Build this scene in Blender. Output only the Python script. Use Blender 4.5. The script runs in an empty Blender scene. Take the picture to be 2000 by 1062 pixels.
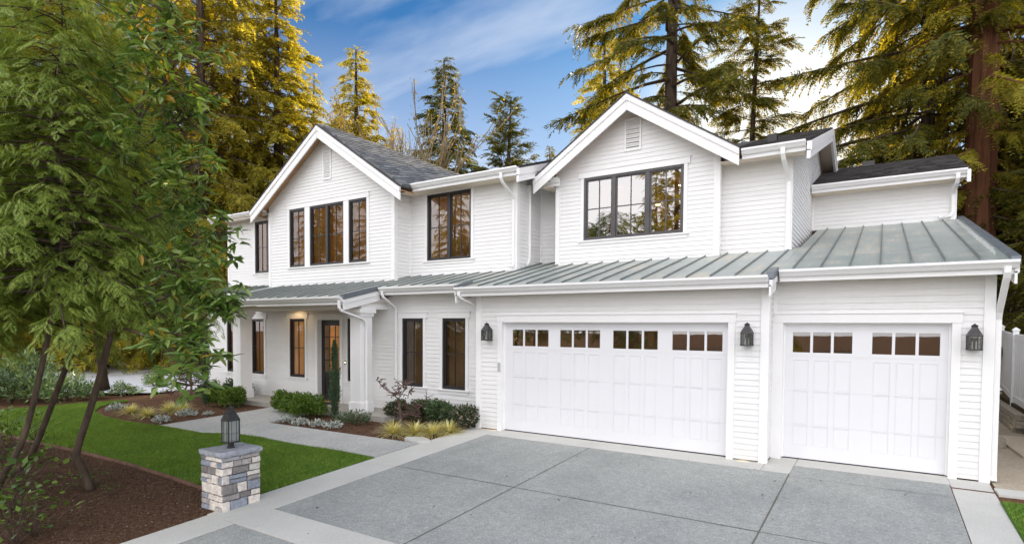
import bpy, math, random
import numpy as np
from mathutils import Vector, Matrix
R_ = math.radians
scene = bpy.context.scene
col = scene.collection

# ------------------------------------------------------------------ camera
CF, CCX, CCY = 1123.783, 999.498, 676.44            # focal length and principal point for a 2000 px wide frame
CPOS = np.array([7.911, -10.853, 2.356])
def _camrot():
    ya, pi, ro = R_(32.699), R_(-1.909), R_(.367)
    c, s = math.cos(ya), math.sin(ya); A = np.array([[c, s, 0], [-s, c, 0], [0, 0, 1.]])
    c, s = math.cos(pi), math.sin(pi); B = np.array([[1, 0, 0], [0, c, s], [0, -s, c]])
    c, s = math.cos(ro), math.sin(ro); D = np.array([[c, 0, s], [0, 1, 0], [-s, 0, c]])
    return D @ B @ A
CR = _camrot()
cam = bpy.data.cameras.new('camera'); camo = bpy.data.objects.new('camera', cam); col.objects.link(camo)
M = Matrix.Identity(4)
for i in range(3):
    M[i][0] = CR[0][i]; M[i][1] = CR[2][i]; M[i][2] = -CR[1][i]; M[i][3] = CPOS[i]
camo.matrix_world = M
cam.sensor_fit = 'HORIZONTAL'; cam.sensor_width = 36; cam.lens = 36 * CF / 2000
cam.shift_x = (1000 - CCX) / 2000; cam.shift_y = (CCY - 531) / 2000
cam.clip_start = .05; cam.clip_end = 1500
scene.camera = camo
def at(u, v, d):                                     # the point seen at (u, v) at forward distance d
    return CPOS + (CR.T @ np.array([(u - CCX) / CF, 1, -(v - CCY) / CF])) * d

# ------------------------------------------------------------------ light
SUN_EL, SUN_AZ = 17.0, -9.0                           # azimuth from +Y towards +X
SKY, SUN, EXPO = .12, 5.0, 1.24
sd = Vector((math.sin(R_(SUN_AZ)) * math.cos(R_(SUN_EL)), math.cos(R_(SUN_AZ)) * math.cos(R_(SUN_EL)), math.sin(R_(SUN_EL))))
sl = bpy.data.lights.new('sun', 'SUN'); sl.energy = SUN; sl.angle = R_(.5); sl.color = (1, .79, .46)
so = bpy.data.objects.new('sun', sl); col.objects.link(so); so.rotation_euler = sd.to_track_quat('Z', 'Y').to_euler()
so.location = (0, 0, 40)
world = bpy.data.worlds.new('World'); scene.world = world; world.use_nodes = True
def build_world():
    nt = world.node_tree; N = nt.nodes; L = nt.links; N.clear()
    out = N.new('ShaderNodeOutputWorld'); bg = N.new('ShaderNodeBackground')
    sky = N.new('ShaderNodeTexSky'); sky.sky_type = 'NISHITA'; sky.sun_disc = False
    sky.sun_elevation = R_(SUN_EL); sky.sun_rotation = R_(SUN_AZ); sky.air_density = 1.0; sky.dust_density = .4; sky.ozone_density = 2.5
    def math_(op, a, b=None):
        m = N.new('ShaderNodeMath'); m.operation = op
        for i, x in enumerate((a, b)):
            if x is None: continue
            if isinstance(x, (int, float)): m.inputs[i].default_value = x
            else: L.new(x, m.inputs[i])
        return m.outputs[0]
    tc = N.new('ShaderNodeTexCoord'); sep = N.new('ShaderNodeSeparateXYZ'); L.new(tc.outputs['Generated'], sep.inputs[0])
    zc = math_('ADD', math_('MAXIMUM', sep.outputs[2], 0.0), .12)
    cmb = N.new('ShaderNodeCombineXYZ')
    L.new(math_('DIVIDE', sep.outputs[0], zc), cmb.inputs[0]); L.new(math_('DIVIDE', sep.outputs[1], zc), cmb.inputs[1])
    mp = N.new('ShaderNodeMapping'); mp.inputs['Rotation'].default_value = (0, 0, R_(62)); mp.inputs['Scale'].default_value = (.42, 1.5, 1)
    mp.inputs['Location'].default_value = (1.3, .4, 0)
    L.new(cmb.outputs[0], mp.inputs[0])
    no = N.new('ShaderNodeTexNoise'); no.inputs['Scale'].default_value = 1.15; no.inputs['Detail'].default_value = 7; no.inputs['Roughness'].default_value = .52
    no.inputs['Distortion'].default_value = .35
    L.new(mp.outputs[0], no.inputs['Vector'])
    cr = N.new('ShaderNodeValToRGB'); cr.color_ramp.elements[0].position = .42; cr.color_ramp.elements[1].position = .63
    cr.color_ramp.elements[0].color = (0, 0, 0, 1); cr.color_ramp.elements[1].color = (.95, .95, .95, 1)
    L.new(no.outputs[0], cr.inputs[0])
    # clouds grow towards the horizon, and a bank of light is added out of view to brighten the house front
    hz = N.new('ShaderNodeMapRange'); hz.inputs[1].default_value = .46; hz.inputs[2].default_value = .16; hz.inputs[3].default_value = 0; hz.inputs[4].default_value = .9
    L.new(sep.outputs[2], hz.inputs[0])
    fill_bank = N.new('ShaderNodeMapRange'); fill_bank.interpolation_type = 'SMOOTHSTEP'
    fill_bank.inputs[1].default_value = .34; fill_bank.inputs[2].default_value = -.40; fill_bank.inputs[3].default_value = 0; fill_bank.inputs[4].default_value = 1
    L.new(sep.outputs[1], fill_bank.inputs[0])
    fac = math_('MAXIMUM', math_('MAXIMUM', cr.outputs[0], hz.outputs[0]), math_('MULTIPLY', fill_bank.outputs[0], .9))
    # cloud colour: sunlit white; much brighter in the added bank that lights the house front
    cb = N.new('ShaderNodeMix'); cb.data_type = 'RGBA'; cb.inputs[6].default_value = (2.6, 2.9, 3.45, 1); cb.inputs[7].default_value = (9.6, 9.5, 9.9, 1)
    L.new(fill_bank.outputs[0], cb.inputs[0])
    blue = N.new('ShaderNodeMix'); blue.data_type = 'RGBA'; blue.blend_type = 'MULTIPLY'; blue.inputs[0].default_value = 1; blue.inputs[7].default_value = (.115, .275, .41, 1)
    L.new(sky.outputs[0], blue.inputs[6])
    mx = N.new('ShaderNodeMix'); mx.data_type = 'RGBA'
    L.new(fac, mx.inputs[0]); L.new(blue.outputs[2], mx.inputs[6]); L.new(cb.outputs[2], mx.inputs[7])
    # brightness round the low sun
    gl = N.new('ShaderNodeVectorMath'); gl.operation = 'DOT_PRODUCT'; gl.inputs[1].default_value = sd; L.new(tc.outputs['Generated'], gl.inputs[0])
    gr = N.new('ShaderNodeMapRange'); gr.interpolation_type = 'SMOOTHSTEP'; gr.inputs[1].default_value = .972; gr.inputs[2].default_value = 1.0; gr.inputs[3].default_value = 0; gr.inputs[4].default_value = .6
    L.new(gl.outputs['Value'], gr.inputs[0])
    gm = N.new('ShaderNodeMix'); gm.data_type = 'RGBA'; gm.inputs[7].default_value = (5.6, 4.9, 3.8, 1)
    L.new(gr.outputs[0], gm.inputs[0]); L.new(mx.outputs[2], gm.inputs[6])
    L.new(gm.outputs[2], bg.inputs[0]); bg.inputs[1].default_value = SKY
    L.new(bg.outputs[0], out.inputs[0])
build_world()
vs = scene.view_settings
vs.view_transform = 'Standard'; vs.look = 'None'; vs.exposure = EXPO; vs.gamma = 1
scene.cycles.max_bounces = 8; scene.cycles.diffuse_bounces = 4; scene.cycles.transparent_max_bounces = 12
scene.cycles.sample_clamp_indirect = 6

# ------------------------------------------------------------------ materials
def new_mat(name):
    m = bpy.data.materials.new(name); m.use_nodes = True
    nt = m.node_tree; b = nt.nodes['Principled BSDF']
    return m, nt, nt.nodes, nt.links, b
def setp(b, col_=None, rough=None, metal=None, spec=None):
    if col_ is not None: b.inputs['Base Color'].default_value = (*col_, 1)
    if rough is not None: b.inputs['Roughness'].default_value = rough
    if metal is not None: b.inputs['Metallic'].default_value = metal
    if spec is not None: b.inputs['Specular IOR Level'].default_value = spec
def noise_node(N, L, scale, detail=4, rough=.55, vec='Object', stretch=None):
    tc = N.new('ShaderNodeTexCoord'); no = N.new('ShaderNodeTexNoise'); src = tc.outputs[vec]
    if vec == 'World':
        src = None
    if stretch:
        mp = N.new('ShaderNodeMapping'); mp.inputs['Scale'].default_value = stretch; L.new(src, mp.inputs[0]); src = mp.outputs[0]
    no.inputs['Scale'].default_value = scale; no.inputs['Detail'].default_value = detail; no.inputs['Roughness'].default_value = rough
    L.new(src, no.inputs['Vector'])
    return no.outputs[0]
def ramp(N, L, fac, stops):
    r = N.new('ShaderNodeValToRGB'); e = r.color_ramp.elements
    while len(e) < len(stops): e.new(.5)
    for i, (p, c) in enumerate(stops): e[i].position = p; e[i].color = (*c, 1)
    L.new(fac, r.inputs[0]); return r.outputs[0]
def bump(N, L, b, h, strength=.3, dist=.01):
    bp = N.new('ShaderNodeBump'); bp.inputs['Strength'].default_value = strength; bp.inputs['Distance'].default_value = dist
    L.new(h, bp.inputs['Height']); L.new(bp.outputs[0], b.inputs['Normal'])
def mix2(N, L, fac, a, b, mode='MIX'):
    m = N.new('ShaderNodeMix'); m.data_type = 'RGBA'; m.blend_type = mode
    for i, x in ((0, fac), (6, a), (7, b)):
        if isinstance(x, (int, float)): m.inputs[i].default_value = x
        elif isinstance(x, tuple): m.inputs[i].default_value = (*x, 1)
        else: L.new(x, m.inputs[i])
    return m.outputs[2]
def simple(name, c, rough=.5, metal=0, spec=.5, vary=.08, scale=3, bstr=0, bscale=60, stretch=None):
    m, nt, N, L, b = new_mat(name); setp(b, c, rough, metal, spec)
    n = noise_node(N, L, scale, 5, .6, stretch=stretch)
    lo = tuple(x * (1 - vary) for x in c); hi = tuple(min(1, x * (1 + vary)) for x in c)
    L.new(ramp(N, L, n, [(.3, lo), (.7, hi)]), b.inputs['Base Color'])
    if bstr: bump(N, L, b, noise_node(N, L, bscale, 3), bstr, .004)
    return m
MAT = {}
MAT['siding'] = simple('siding_paint', (.80, .795, .785), .55, vary=.035, scale=2.2, bstr=.12, bscale=45, stretch=(1, 1, 9))
def weather(m):
    nt = m.node_tree; N, L = nt.nodes, nt.links; b = N['Principled BSDF']; c = b.inputs['Base Color'].links[0].from_socket
    g = N.new('ShaderNodeNewGeometry'); v = mix2(N, L, 1., c, ramp(N, L, g.outputs['Random Per Island'], [(0, (.965, .965, .962)), (1, (1, 1, 1))]), 'MULTIPLY')
    sp = N.new('ShaderNodeSeparateXYZ'); L.new(g.outputs['Position'], sp.inputs[0]); mr_ = N.new('ShaderNodeMapRange'); mr_.inputs[1].default_value = .05; mr_.inputs[2].default_value = .65; mr_.inputs[3].default_value = .55; mr_.inputs[4].default_value = 0; L.new(sp.outputs[2], mr_.inputs[0])
    mu = N.new('ShaderNodeMath'); mu.operation = 'MULTIPLY'; L.new(mr_.outputs[0], mu.inputs[0]); L.new(noise_node(N, L, 9, 6, .75), mu.inputs[1])
    st = noise_node(N, L, 1.0, 5, .7, stretch=(7, 7, .35)); v = mix2(N, L, 1., v, ramp(N, L, st, [(.5, (1, 1, 1)), (.85, (.965, .96, .95))]), 'MULTIPLY')
    L.new(mix2(N, L, mu.outputs[0], v, (.60, .56, .50)), b.inputs['Base Color'])
weather(MAT['siding'])
MAT['trim'] = simple('trim_paint', (.83, .825, .815), .45, vary=.025, scale=1.5)
MAT['door_white'] = simple('garage_door_paint', (.75, .748, .762), .42, vary=.02, scale=1.2)
MAT['sunwarm_soffit'] = simple('sun_brown_soffit', (.42, .24, .12), .6, vary=.2)  # brown of sun reflected under the gables, put into the soffit colour
MAT['soffit'] = simple('soffit_warm_bounce', (.70, .61, .49), .6, vary=.03)  # white soffit with the warm bounce under the eaves put into its colour
MAT['black'] = simple('window_frame_paint', (.022, .019, .018), .38, vary=.15)
MAT['blackw'] = simple('bay_frame_paint', (.075, .07, .07), .35, vary=.15)
MAT['bronze'] = simple('aged_bronze', (.05, .047, .045), .5, .4, vary=.5, scale=30, bstr=.3)
MAT['bark'] = simple('bark', (.085, .062, .045), .9, spec=.2, vary=.5, scale=9, bstr=.9, bscale=30, stretch=(1, 1, .22))
MAT['redbark'] = simple('red_bark', (.13, .058, .032), .95, spec=.15, vary=.5, scale=5, bstr=1, bscale=22, stretch=(2, 2, .12))
MAT['greybark'] = simple('grey_bark', (.30, .24, .16), .9, spec=.2, vary=.35, scale=9, bstr=.6)
MAT['maplebark'] = simple('maple_bark', (.12, .075, .06), .9, vary=.35)
MAT['darkwood'] = simple('front_door_paint', (.018, .014, .012), .3, vary=.3)
MAT['plastic'] = simple('grey_plastic', (.45, .45, .44), .5)
MAT['wood'] = simple('edging_wood', (.16, .085, .055), .8, vary=.35, scale=6)
MAT['vinyl'] = simple('white_vinyl', (.78, .78, .77), .4, vary=.03)
MAT['blackpl'] = simple('black_plastic', (.02, .02, .02), .4)
def m_concrete(name, c, vary=.1, spk=.0):
    m, nt, N, L, b = new_mat(name); setp(b, c, .85, spec=.3)
    n1 = noise_node(N, L, .8, 6, .65); n2 = noise_node(N, L, 55, 3, .7)
    base = ramp(N, L, n1, [(.25, tuple(x * (1 - vary) for x in c)), (.75, tuple(x * (1 + vary) for x in c))])
    fine = ramp(N, L, n2, [(.3, (.86, .86, .86)), (.7, (1.1, 1.1, 1.1))])
    L.new(mix2(N, L, 1.0, base, fine, 'MULTIPLY'), b.inputs['Base Color']); bump(N, L, b, n2, .15, .004)
    return m
MAT['concrete'] = m_concrete('border_concrete', (.52, .515, .48))
MAT['slab'] = m_concrete('porch_concrete', (.38, .36, .32))
MAT['tan_slab'] = m_concrete('tan_concrete', (.52, .45, .34))
MAT['road'] = m_concrete('pale_paving', (.62, .63, .66))
MAT['joint'] = m_concrete('joint', (.13, .12, .095))
def m_aggregate(name, c):
    m, nt, N, L, b = new_mat(name); setp(b, c, .9, spec=.25)
    tc = N.new('ShaderNodeTexCoord'); vo = N.new('ShaderNodeTexVoronoi'); vo.inputs['Scale'].default_value = 75; L.new(tc.outputs['Object'], vo.inputs['Vector'])
    sp = N.new('ShaderNodeSeparateColor'); L.new(vo.outputs['Color'], sp.inputs[0])
    peb = ramp(N, L, sp.outputs[0], [(0, tuple(x * .82 for x in c)), (.45, c), (.8, tuple(x * 1.12 for x in c)), (1, tuple(min(1, x * 1.35) for x in c))])
    big = ramp(N, L, noise_node(N, L, .55, 6, .65), [(.28, (.78, .80, .82)), (.5, (1, 1, 1)), (.74, (1.13, 1.12, 1.11))])
    tyre = ramp(N, L, noise_node(N, L, 1.0, 5, .62, stretch=(1.5, .18, 1)), [(.52, (1, 1, 1)), (.72, (.90, .90, .90))]); big = mix2(N, L, 1., big, tyre, 'MULTIPLY')
    mid = ramp(N, L, noise_node(N, L, 11, 4, .65), [(.3, (.9, .9, .9)), (.7, (1.1, 1.1, 1.1))])
    L.new(mix2(N, L, 1., mix2(N, L, 1., peb, big, 'MULTIPLY'), mid, 'MULTIPLY'), b.inputs['Base Color']); bump(N, L, b, vo.outputs['Distance'], .35, .006)
    return m
MAT['agg'] = m_aggregate('exposed_aggregate', (.30, .313, .30))
MAT['aggw'] = m_aggregate('walkway_aggregate', (.41, .41, .39))
MAT['gravel'] = m_aggregate('gravel_mix', (.38, .325, .25))
def m_ground(name, stops, scale=14, b_=.8, big=None):
    m, nt, N, L, b = new_mat(name); setp(b, stops[0][1], .95, spec=.15)
    n = noise_node(N, L, scale, 8, .75)
    c = ramp(N, L, n, stops)
    if big:
        c = mix2(N, L, 1., c, ramp(N, L, noise_node(N, L, .7, 4, .6), [(.3, big[0]), (.7, big[1])]), 'MULTIPLY')
    L.new(c, b.inputs['Base Color']); bump(N, L, b, n, b_, .03)
    return m
MAT['mulch'] = m_ground('bark_mulch', [(.3, (0.075, 0.036, 0.021)), (.5, (0.189, 0.093, 0.051)), (.72, (0.345, 0.188, 0.106))], 22, 1, ((.75, .75, .75), (0.690, 0.750, 0.750)))
MAT['chips'] = None
MAT['lawn'] = m_ground('lawn_soil', [(.3, (0.036, 0.091, 0.013)), (.7, (0.083, 0.175, 0.025))], 40, .5)
def m_metal_roof():
    m, nt, N, L, b = new_mat('standing_seam_metal'); setp(b, (.3, .33, .31), .42, .4, .5)
    st = noise_node(N, L, 3.0, 5, .6, stretch=(5, .35, .35))
    w = noise_node(N, L, 1.1, 5, .6)
    c = ramp(N, L, w, [(.3, (.34, .385, .36)), (.6, (.43, .47, .44)), (.8, (.50, .52, .48))])
    s2 = N.new('ShaderNodeMath'); s2.operation = 'MULTIPLY'; L.new(st, s2.inputs[0]); L.new(w, s2.inputs[1])
    f = ramp(N, L, s2.outputs[0], [(.26, (0, 0, 0)), (.40, (.75, .75, .75))])
    L.new(mix2(N, L, f, c, (.62, .54, .43)), b.inputs['Base Color'])
    L.new(ramp(N, L, w, [(.3, (.36, .36, .36)), (.7, (.52, .52, .52))]), b.inputs['Roughness'])
    return m
MAT['metalroof'] = m_metal_roof()
MAT['seam'] = simple('metal_trim', (.19, .21, .205), .45, .3, vary=.15)
MAT['ridgecap'] = simple('metal_flashing', (.17, .19, .215), .4, .4, vary=.15)
def m_island(name, stops, rough=.7, trans=0, tcol=None, spec=.3, b_=0):
    m, nt, N, L, b = new_mat(name); setp(b, stops[0][1], rough, spec=spec)
    g = N.new('ShaderNodeNewGeometry')
    c = ramp(N, L, g.outputs['Random Per Island'], stops); L.new(c, b.inputs['Base Color'])
    if b_: bump(N, L, b, noise_node(N, L, 40, 4), b_, .01)
    if trans:
        t = N.new('ShaderNodeBsdfTranslucent'); mx = N.new('ShaderNodeMixShader'); mx.inputs[0].default_value = trans
        tcx = mix2(N, L, 1., c, tcol or (1.6, 1.4, .6), 'MULTIPLY'); L.new(tcx, t.inputs[0])
        L.new(b.outputs[0], mx.inputs[1]); L.new(t.outputs[0], mx.inputs[2]); L.new(mx.outputs[0], N['Material Output'].inputs[0])
    return m
MAT['shingle'] = m_island('roof_shingle', [(0, (.035, .033, .033)), (.5, (.06, .057, .056)), (1, (.10, .095, .09))], .9, b_=.6)
MAT['tile'] = m_island('slate_grey_shingle', [(0, (.085, .09, .10)), (.5, (.14, .148, .155)), (1, (.22, .225, .23))], .8, b_=.6)
MAT['stone'] = None
def m_stone():
    m, nt, N, L, b = new_mat('ledge_stone'); setp(b, (.4, .4, .4), .85, spec=.25)
    g = N.new('ShaderNodeNewGeometry')
    c = ramp(N, L, g.outputs['Random Per Island'], [(0, (.72, .68, .63)), (.34, (.78, .74, .68)), (.42, (.26, .29, .35)), (.62, (.36, .40, .47)), (.72, (.20, .19, .19)), (.84, (.30, .285, .28)), (1, (.55, .53, .51))])
    n = noise_node(N, L, 18, 6, .7)
    L.new(mix2(N, L, 1., c, ramp(N, L, n, [(.28, (.66, .62, .6)), (.7, (1.25, 1.22, 1.18))]), 'MULTIPLY'), b.inputs['Base Color']); bump(N, L, b, n, .9, .02)
    return m
MAT['stone'] = m_stone()
MAT['cap'] = simple('bluestone', (.33, .34, .375), .85, vary=.3, scale=9, bstr=.8, bscale=25)
MAT['mortar'] = simple('mortar', (.14, .13, .12), .95)
MAT['block'] = simple('wall_block', (.33, .29, .23), .95, vary=.25, scale=12, bstr=.8, bscale=40)
def m_glass(name, tint=(.9, .93, .92), ior=2.0):
    m, nt, N, L, b = new_mat(name); N.remove(b)
    gl = N.new('ShaderNodeBsdfGlossy'); gl.inputs['Roughness'].default_value = .012; gl.inputs['Color'].default_value = (1, .97, .93, 1)
    tr = N.new('ShaderNodeBsdfTransparent'); tr.inputs['Color'].default_value = (*tint, 1)
    fr = N.new('ShaderNodeFresnel'); fr.inputs['IOR'].default_value = ior
    no = noise_node(N, L, 1.4, 2); bp = N.new('ShaderNodeBump'); bp.inputs['Strength'].default_value = .05; bp.inputs['Distance'].default_value = .01
    L.new(no, bp.inputs['Height']); L.new(bp.outputs[0], gl.inputs['Normal'])
    mx = N.new('ShaderNodeMixShader'); L.new(fr.outputs[0], mx.inputs[0]); L.new(tr.outputs[0], mx.inputs[1]); L.new(gl.outputs[0], mx.inputs[2])
    L.new(mx.outputs[0], N['Material Output'].inputs[0]); return m
MAT['glass'] = m_glass('window_glass', (.85, .82, .76), 1.75); MAT['glass_bay'] = m_glass('bay_glass', (.85, .82, .76), 4.0); MAT['glass_mid'] = m_glass('middle_window_glass', (.85, .82, .76), 2.2)
MAT['glass_lamp'] = m_glass('lantern_glass', (.92, .95, .94), 1.6)
MAT['glass_post'] = m_glass('post_lantern_glass', (.92, .95, .94), 1.7)
def seeded_sky_pale(m, amount):  # slightly seeded glass; the sky's pale reflection is mixed in as diffuse colour
    nt = m.node_tree; N, L = nt.nodes, nt.links; out = N['Material Output']; src = out.inputs[0].links[0].from_socket
    d = N.new('ShaderNodeBsdfDiffuse'); d.inputs[0].default_value = (.62, .68, .66, 1); t = N.new('ShaderNodeBsdfTranslucent'); t.inputs[0].default_value = (.62, .68, .66, 1)
    a = N.new('ShaderNodeMixShader'); L.new(d.outputs[0], a.inputs[1]); L.new(t.outputs[0], a.inputs[2]); b = N.new('ShaderNodeMixShader'); b.inputs[0].default_value = amount
    L.new(src, b.inputs[1]); L.new(a.outputs[0], b.inputs[2]); L.new(b.outputs[0], out.inputs[0])
seeded_sky_pale(MAT['glass_lamp'], .14); seeded_sky_pale(MAT['glass_post'], .5)
MAT['glass_garage'] = m_glass('garage_glass', (.6, .56, .5), 2.5)
def m_room(name, c, em, stripe=True):
    m, nt, N, L, b = new_mat(name); setp(b, c, .8)
    n = noise_node(N, L, 1.1, 3, .5)
    cc = ramp(N, L, n, [(.3, tuple(x * .62 for x in c)), (.7, tuple(x * 1.25 for x in c))])
    L.new(cc, b.inputs['Base Color']); L.new(cc, b.inputs['Emission Color']); b.inputs['Emission Strength'].default_value = em  # the wall itself glows faintly, standing in for indoor lamps
    return m
MAT['room'] = m_room('lit_room_wall', (.25, .105, .022), .13)
MAT['room_bay'] = m_room('bay_room_wall', (.20, .10, .035), .06)
MAT['room_dim'] = m_room('dim_room_wall', (.17, .105, .05), .10)
MAT['room_entry'] = m_room('lit_hall_wall', (.42, .22, .09), .24)
MAT['room_garage'] = m_room('garage_room_wall', (.16, .11, .06), .06)
MAT['reveal'] = simple('window_reveal', (.30, .22, .15), .6)
def m_emit(name, c, s):
    m, nt, N, L, b = new_mat(name); setp(b, (.8, .8, .8)); b.inputs['Emission Color'].default_value = (*c, 1); b.inputs['Emission Strength'].default_value = s
    return m
MAT['lamp'] = m_emit('lit_downlight', (1, .72, .38), 3.5)
GOLD = (2.3, 1.75, .5)
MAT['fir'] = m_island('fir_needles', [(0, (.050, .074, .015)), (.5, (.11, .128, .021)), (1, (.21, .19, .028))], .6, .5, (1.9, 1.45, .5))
MAT['fir_sunlit'] = m_island('sunlit_fir_needles', [(0, (.155, .160, .024)), (.5, (.30, .278, .036)), (1, (.43, .375, .050))], .6, .55, (1.6, 1.45, .65))  # fir needles with the low sun's gold put into their colour
MAT['spruce'] = m_island('spruce_needles', [(0, (0.050, 0.072, 0.020)), (.5, (0.092, 0.113, 0.026)), (1, (0.173, 0.159, 0.026))], .6, .35, (1.6, 1.4, .6))
MAT['cedar'] = m_island('cedar_sprays', [(0, (0.110, 0.174, 0.032)), (.5, (0.200, 0.282, 0.052)), (1, (0.359, 0.434, 0.079))], .5, .3, (1.4, 1.3, .6))
MAT['laurel'] = m_island('laurel_leaves', [(0, (0.064, 0.126, 0.023)), (.45, (0.117, 0.203, 0.037)), (.85, (0.201, 0.284, 0.061)), (.955, (0.254, 0.324, 0.094)), (.97, (.30, .19, .02)), (1, (.40, .24, .03))], .30, .28, (1.15, 1.15, .5), .5)
MAT['boxwood'] = m_island('boxwood_leaves', [(0, (0.039, 0.088, 0.012)), (.5, (0.096, 0.176, 0.025)), (1, (0.185, 0.272, 0.046))], .45, .25, None, .4)
MAT['darkleaf'] = m_island('dark_leaves', [(0, (0.034, 0.068, 0.026)), (.5, (0.068, 0.116, 0.049)), (1, (0.140, 0.188, 0.094))], .4, .2, None, .5)
MAT['rhodo'] = m_island('rhododendron_leaves', [(0, (0.086, 0.158, 0.066)), (.5, (0.177, 0.274, 0.113)), (1, (0.341, 0.440, 0.188))], .35, .22, None, .6)
MAT['yew'] = m_island('yew_needles', [(0, (0.030, 0.071, 0.037)), (.5, (0.058, 0.110, 0.058)), (1, (0.101, 0.160, 0.084))], .6, .15)
MAT['blondgrass'] = m_island('golden_sedge', [(0, (0.375, 0.367, 0.118)), (.5, (0.675, 0.620, 0.237)), (1, (0.750, 0.750, 0.522))], .5, .25)
MAT['whiteleaf'] = m_island('silver_leaves', [(0, (.10, .15, .08)), (.35, (.42, .45, .40)), (1, (.70, .72, .68))], .6, .15, (1, 1, 1))
MAT['maple'] = m_island('purple_twigs', [(0, (.05, .024, .022)), (.5, (.09, .045, .035)), (1, (.13, .07, .05))], .7, .15)
MAT['pinkleaf'] = m_island('flowering_shrub_leaves', [(0, (.028, .05, .024)), (.6, (.06, .09, .045)), (.8, (.10, .12, .07)), (.84, (.38, .30, .27)), (1, (.48, .38, .34))], .5, .2)
MAT['grassblade'] = m_island('grass_blades', [(0, (0.083, 0.183, 0.021)), (.5, (0.146, 0.273, 0.037)), (.9, (0.227, 0.348, 0.062)), (1, (0.346, 0.365, 0.130))], .5, .35)
def vary_grass(m):
    nt = m.node_tree; N, L = nt.nodes, nt.links; b = N['Principled BSDF']; c = b.inputs['Base Color'].links[0].from_socket
    v = mix2(N, L, 1., c, ramp(N, L, noise_node(N, L, .9, 6, .7), [(.28, (.62, .66, .6)), (.5, (1, 1, 1)), (.72, (1.35, 1.22, 1.25))]), 'MULTIPLY')
    v2 = mix2(N, L, 1., v, ramp(N, L, noise_node(N, L, 9, 3, .6), [(.3, (.72, .74, .7)), (.7, (1.25, 1.2, 1.2))]), 'MULTIPLY'); L.new(v2, b.inputs['Base Color'])
vary_grass(MAT['grassblade'])
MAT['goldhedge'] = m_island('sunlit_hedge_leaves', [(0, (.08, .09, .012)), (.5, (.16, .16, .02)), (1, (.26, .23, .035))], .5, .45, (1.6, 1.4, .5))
MAT['chips'] = m_island('bark_chips', [(0, (.045, .026, .017)), (.4, (.10, .060, .040)), (.85, (.17, .108, .074)), (.985, (.25, .16, .11)), (1, (.5, .42, .34))], .9)
MAT['bud'] = m_island('spring_buds', [(0, (.22, .19, .04)), (1, (.36, .30, .08))], .6, .45)
MAT['needle_litter'] = m_ground('forest_floor', [(.3, (.03, .024, .012)), (.6, (.07, .055, .025)), (.8, (.10, .085, .03))], 6, .8)

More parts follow.
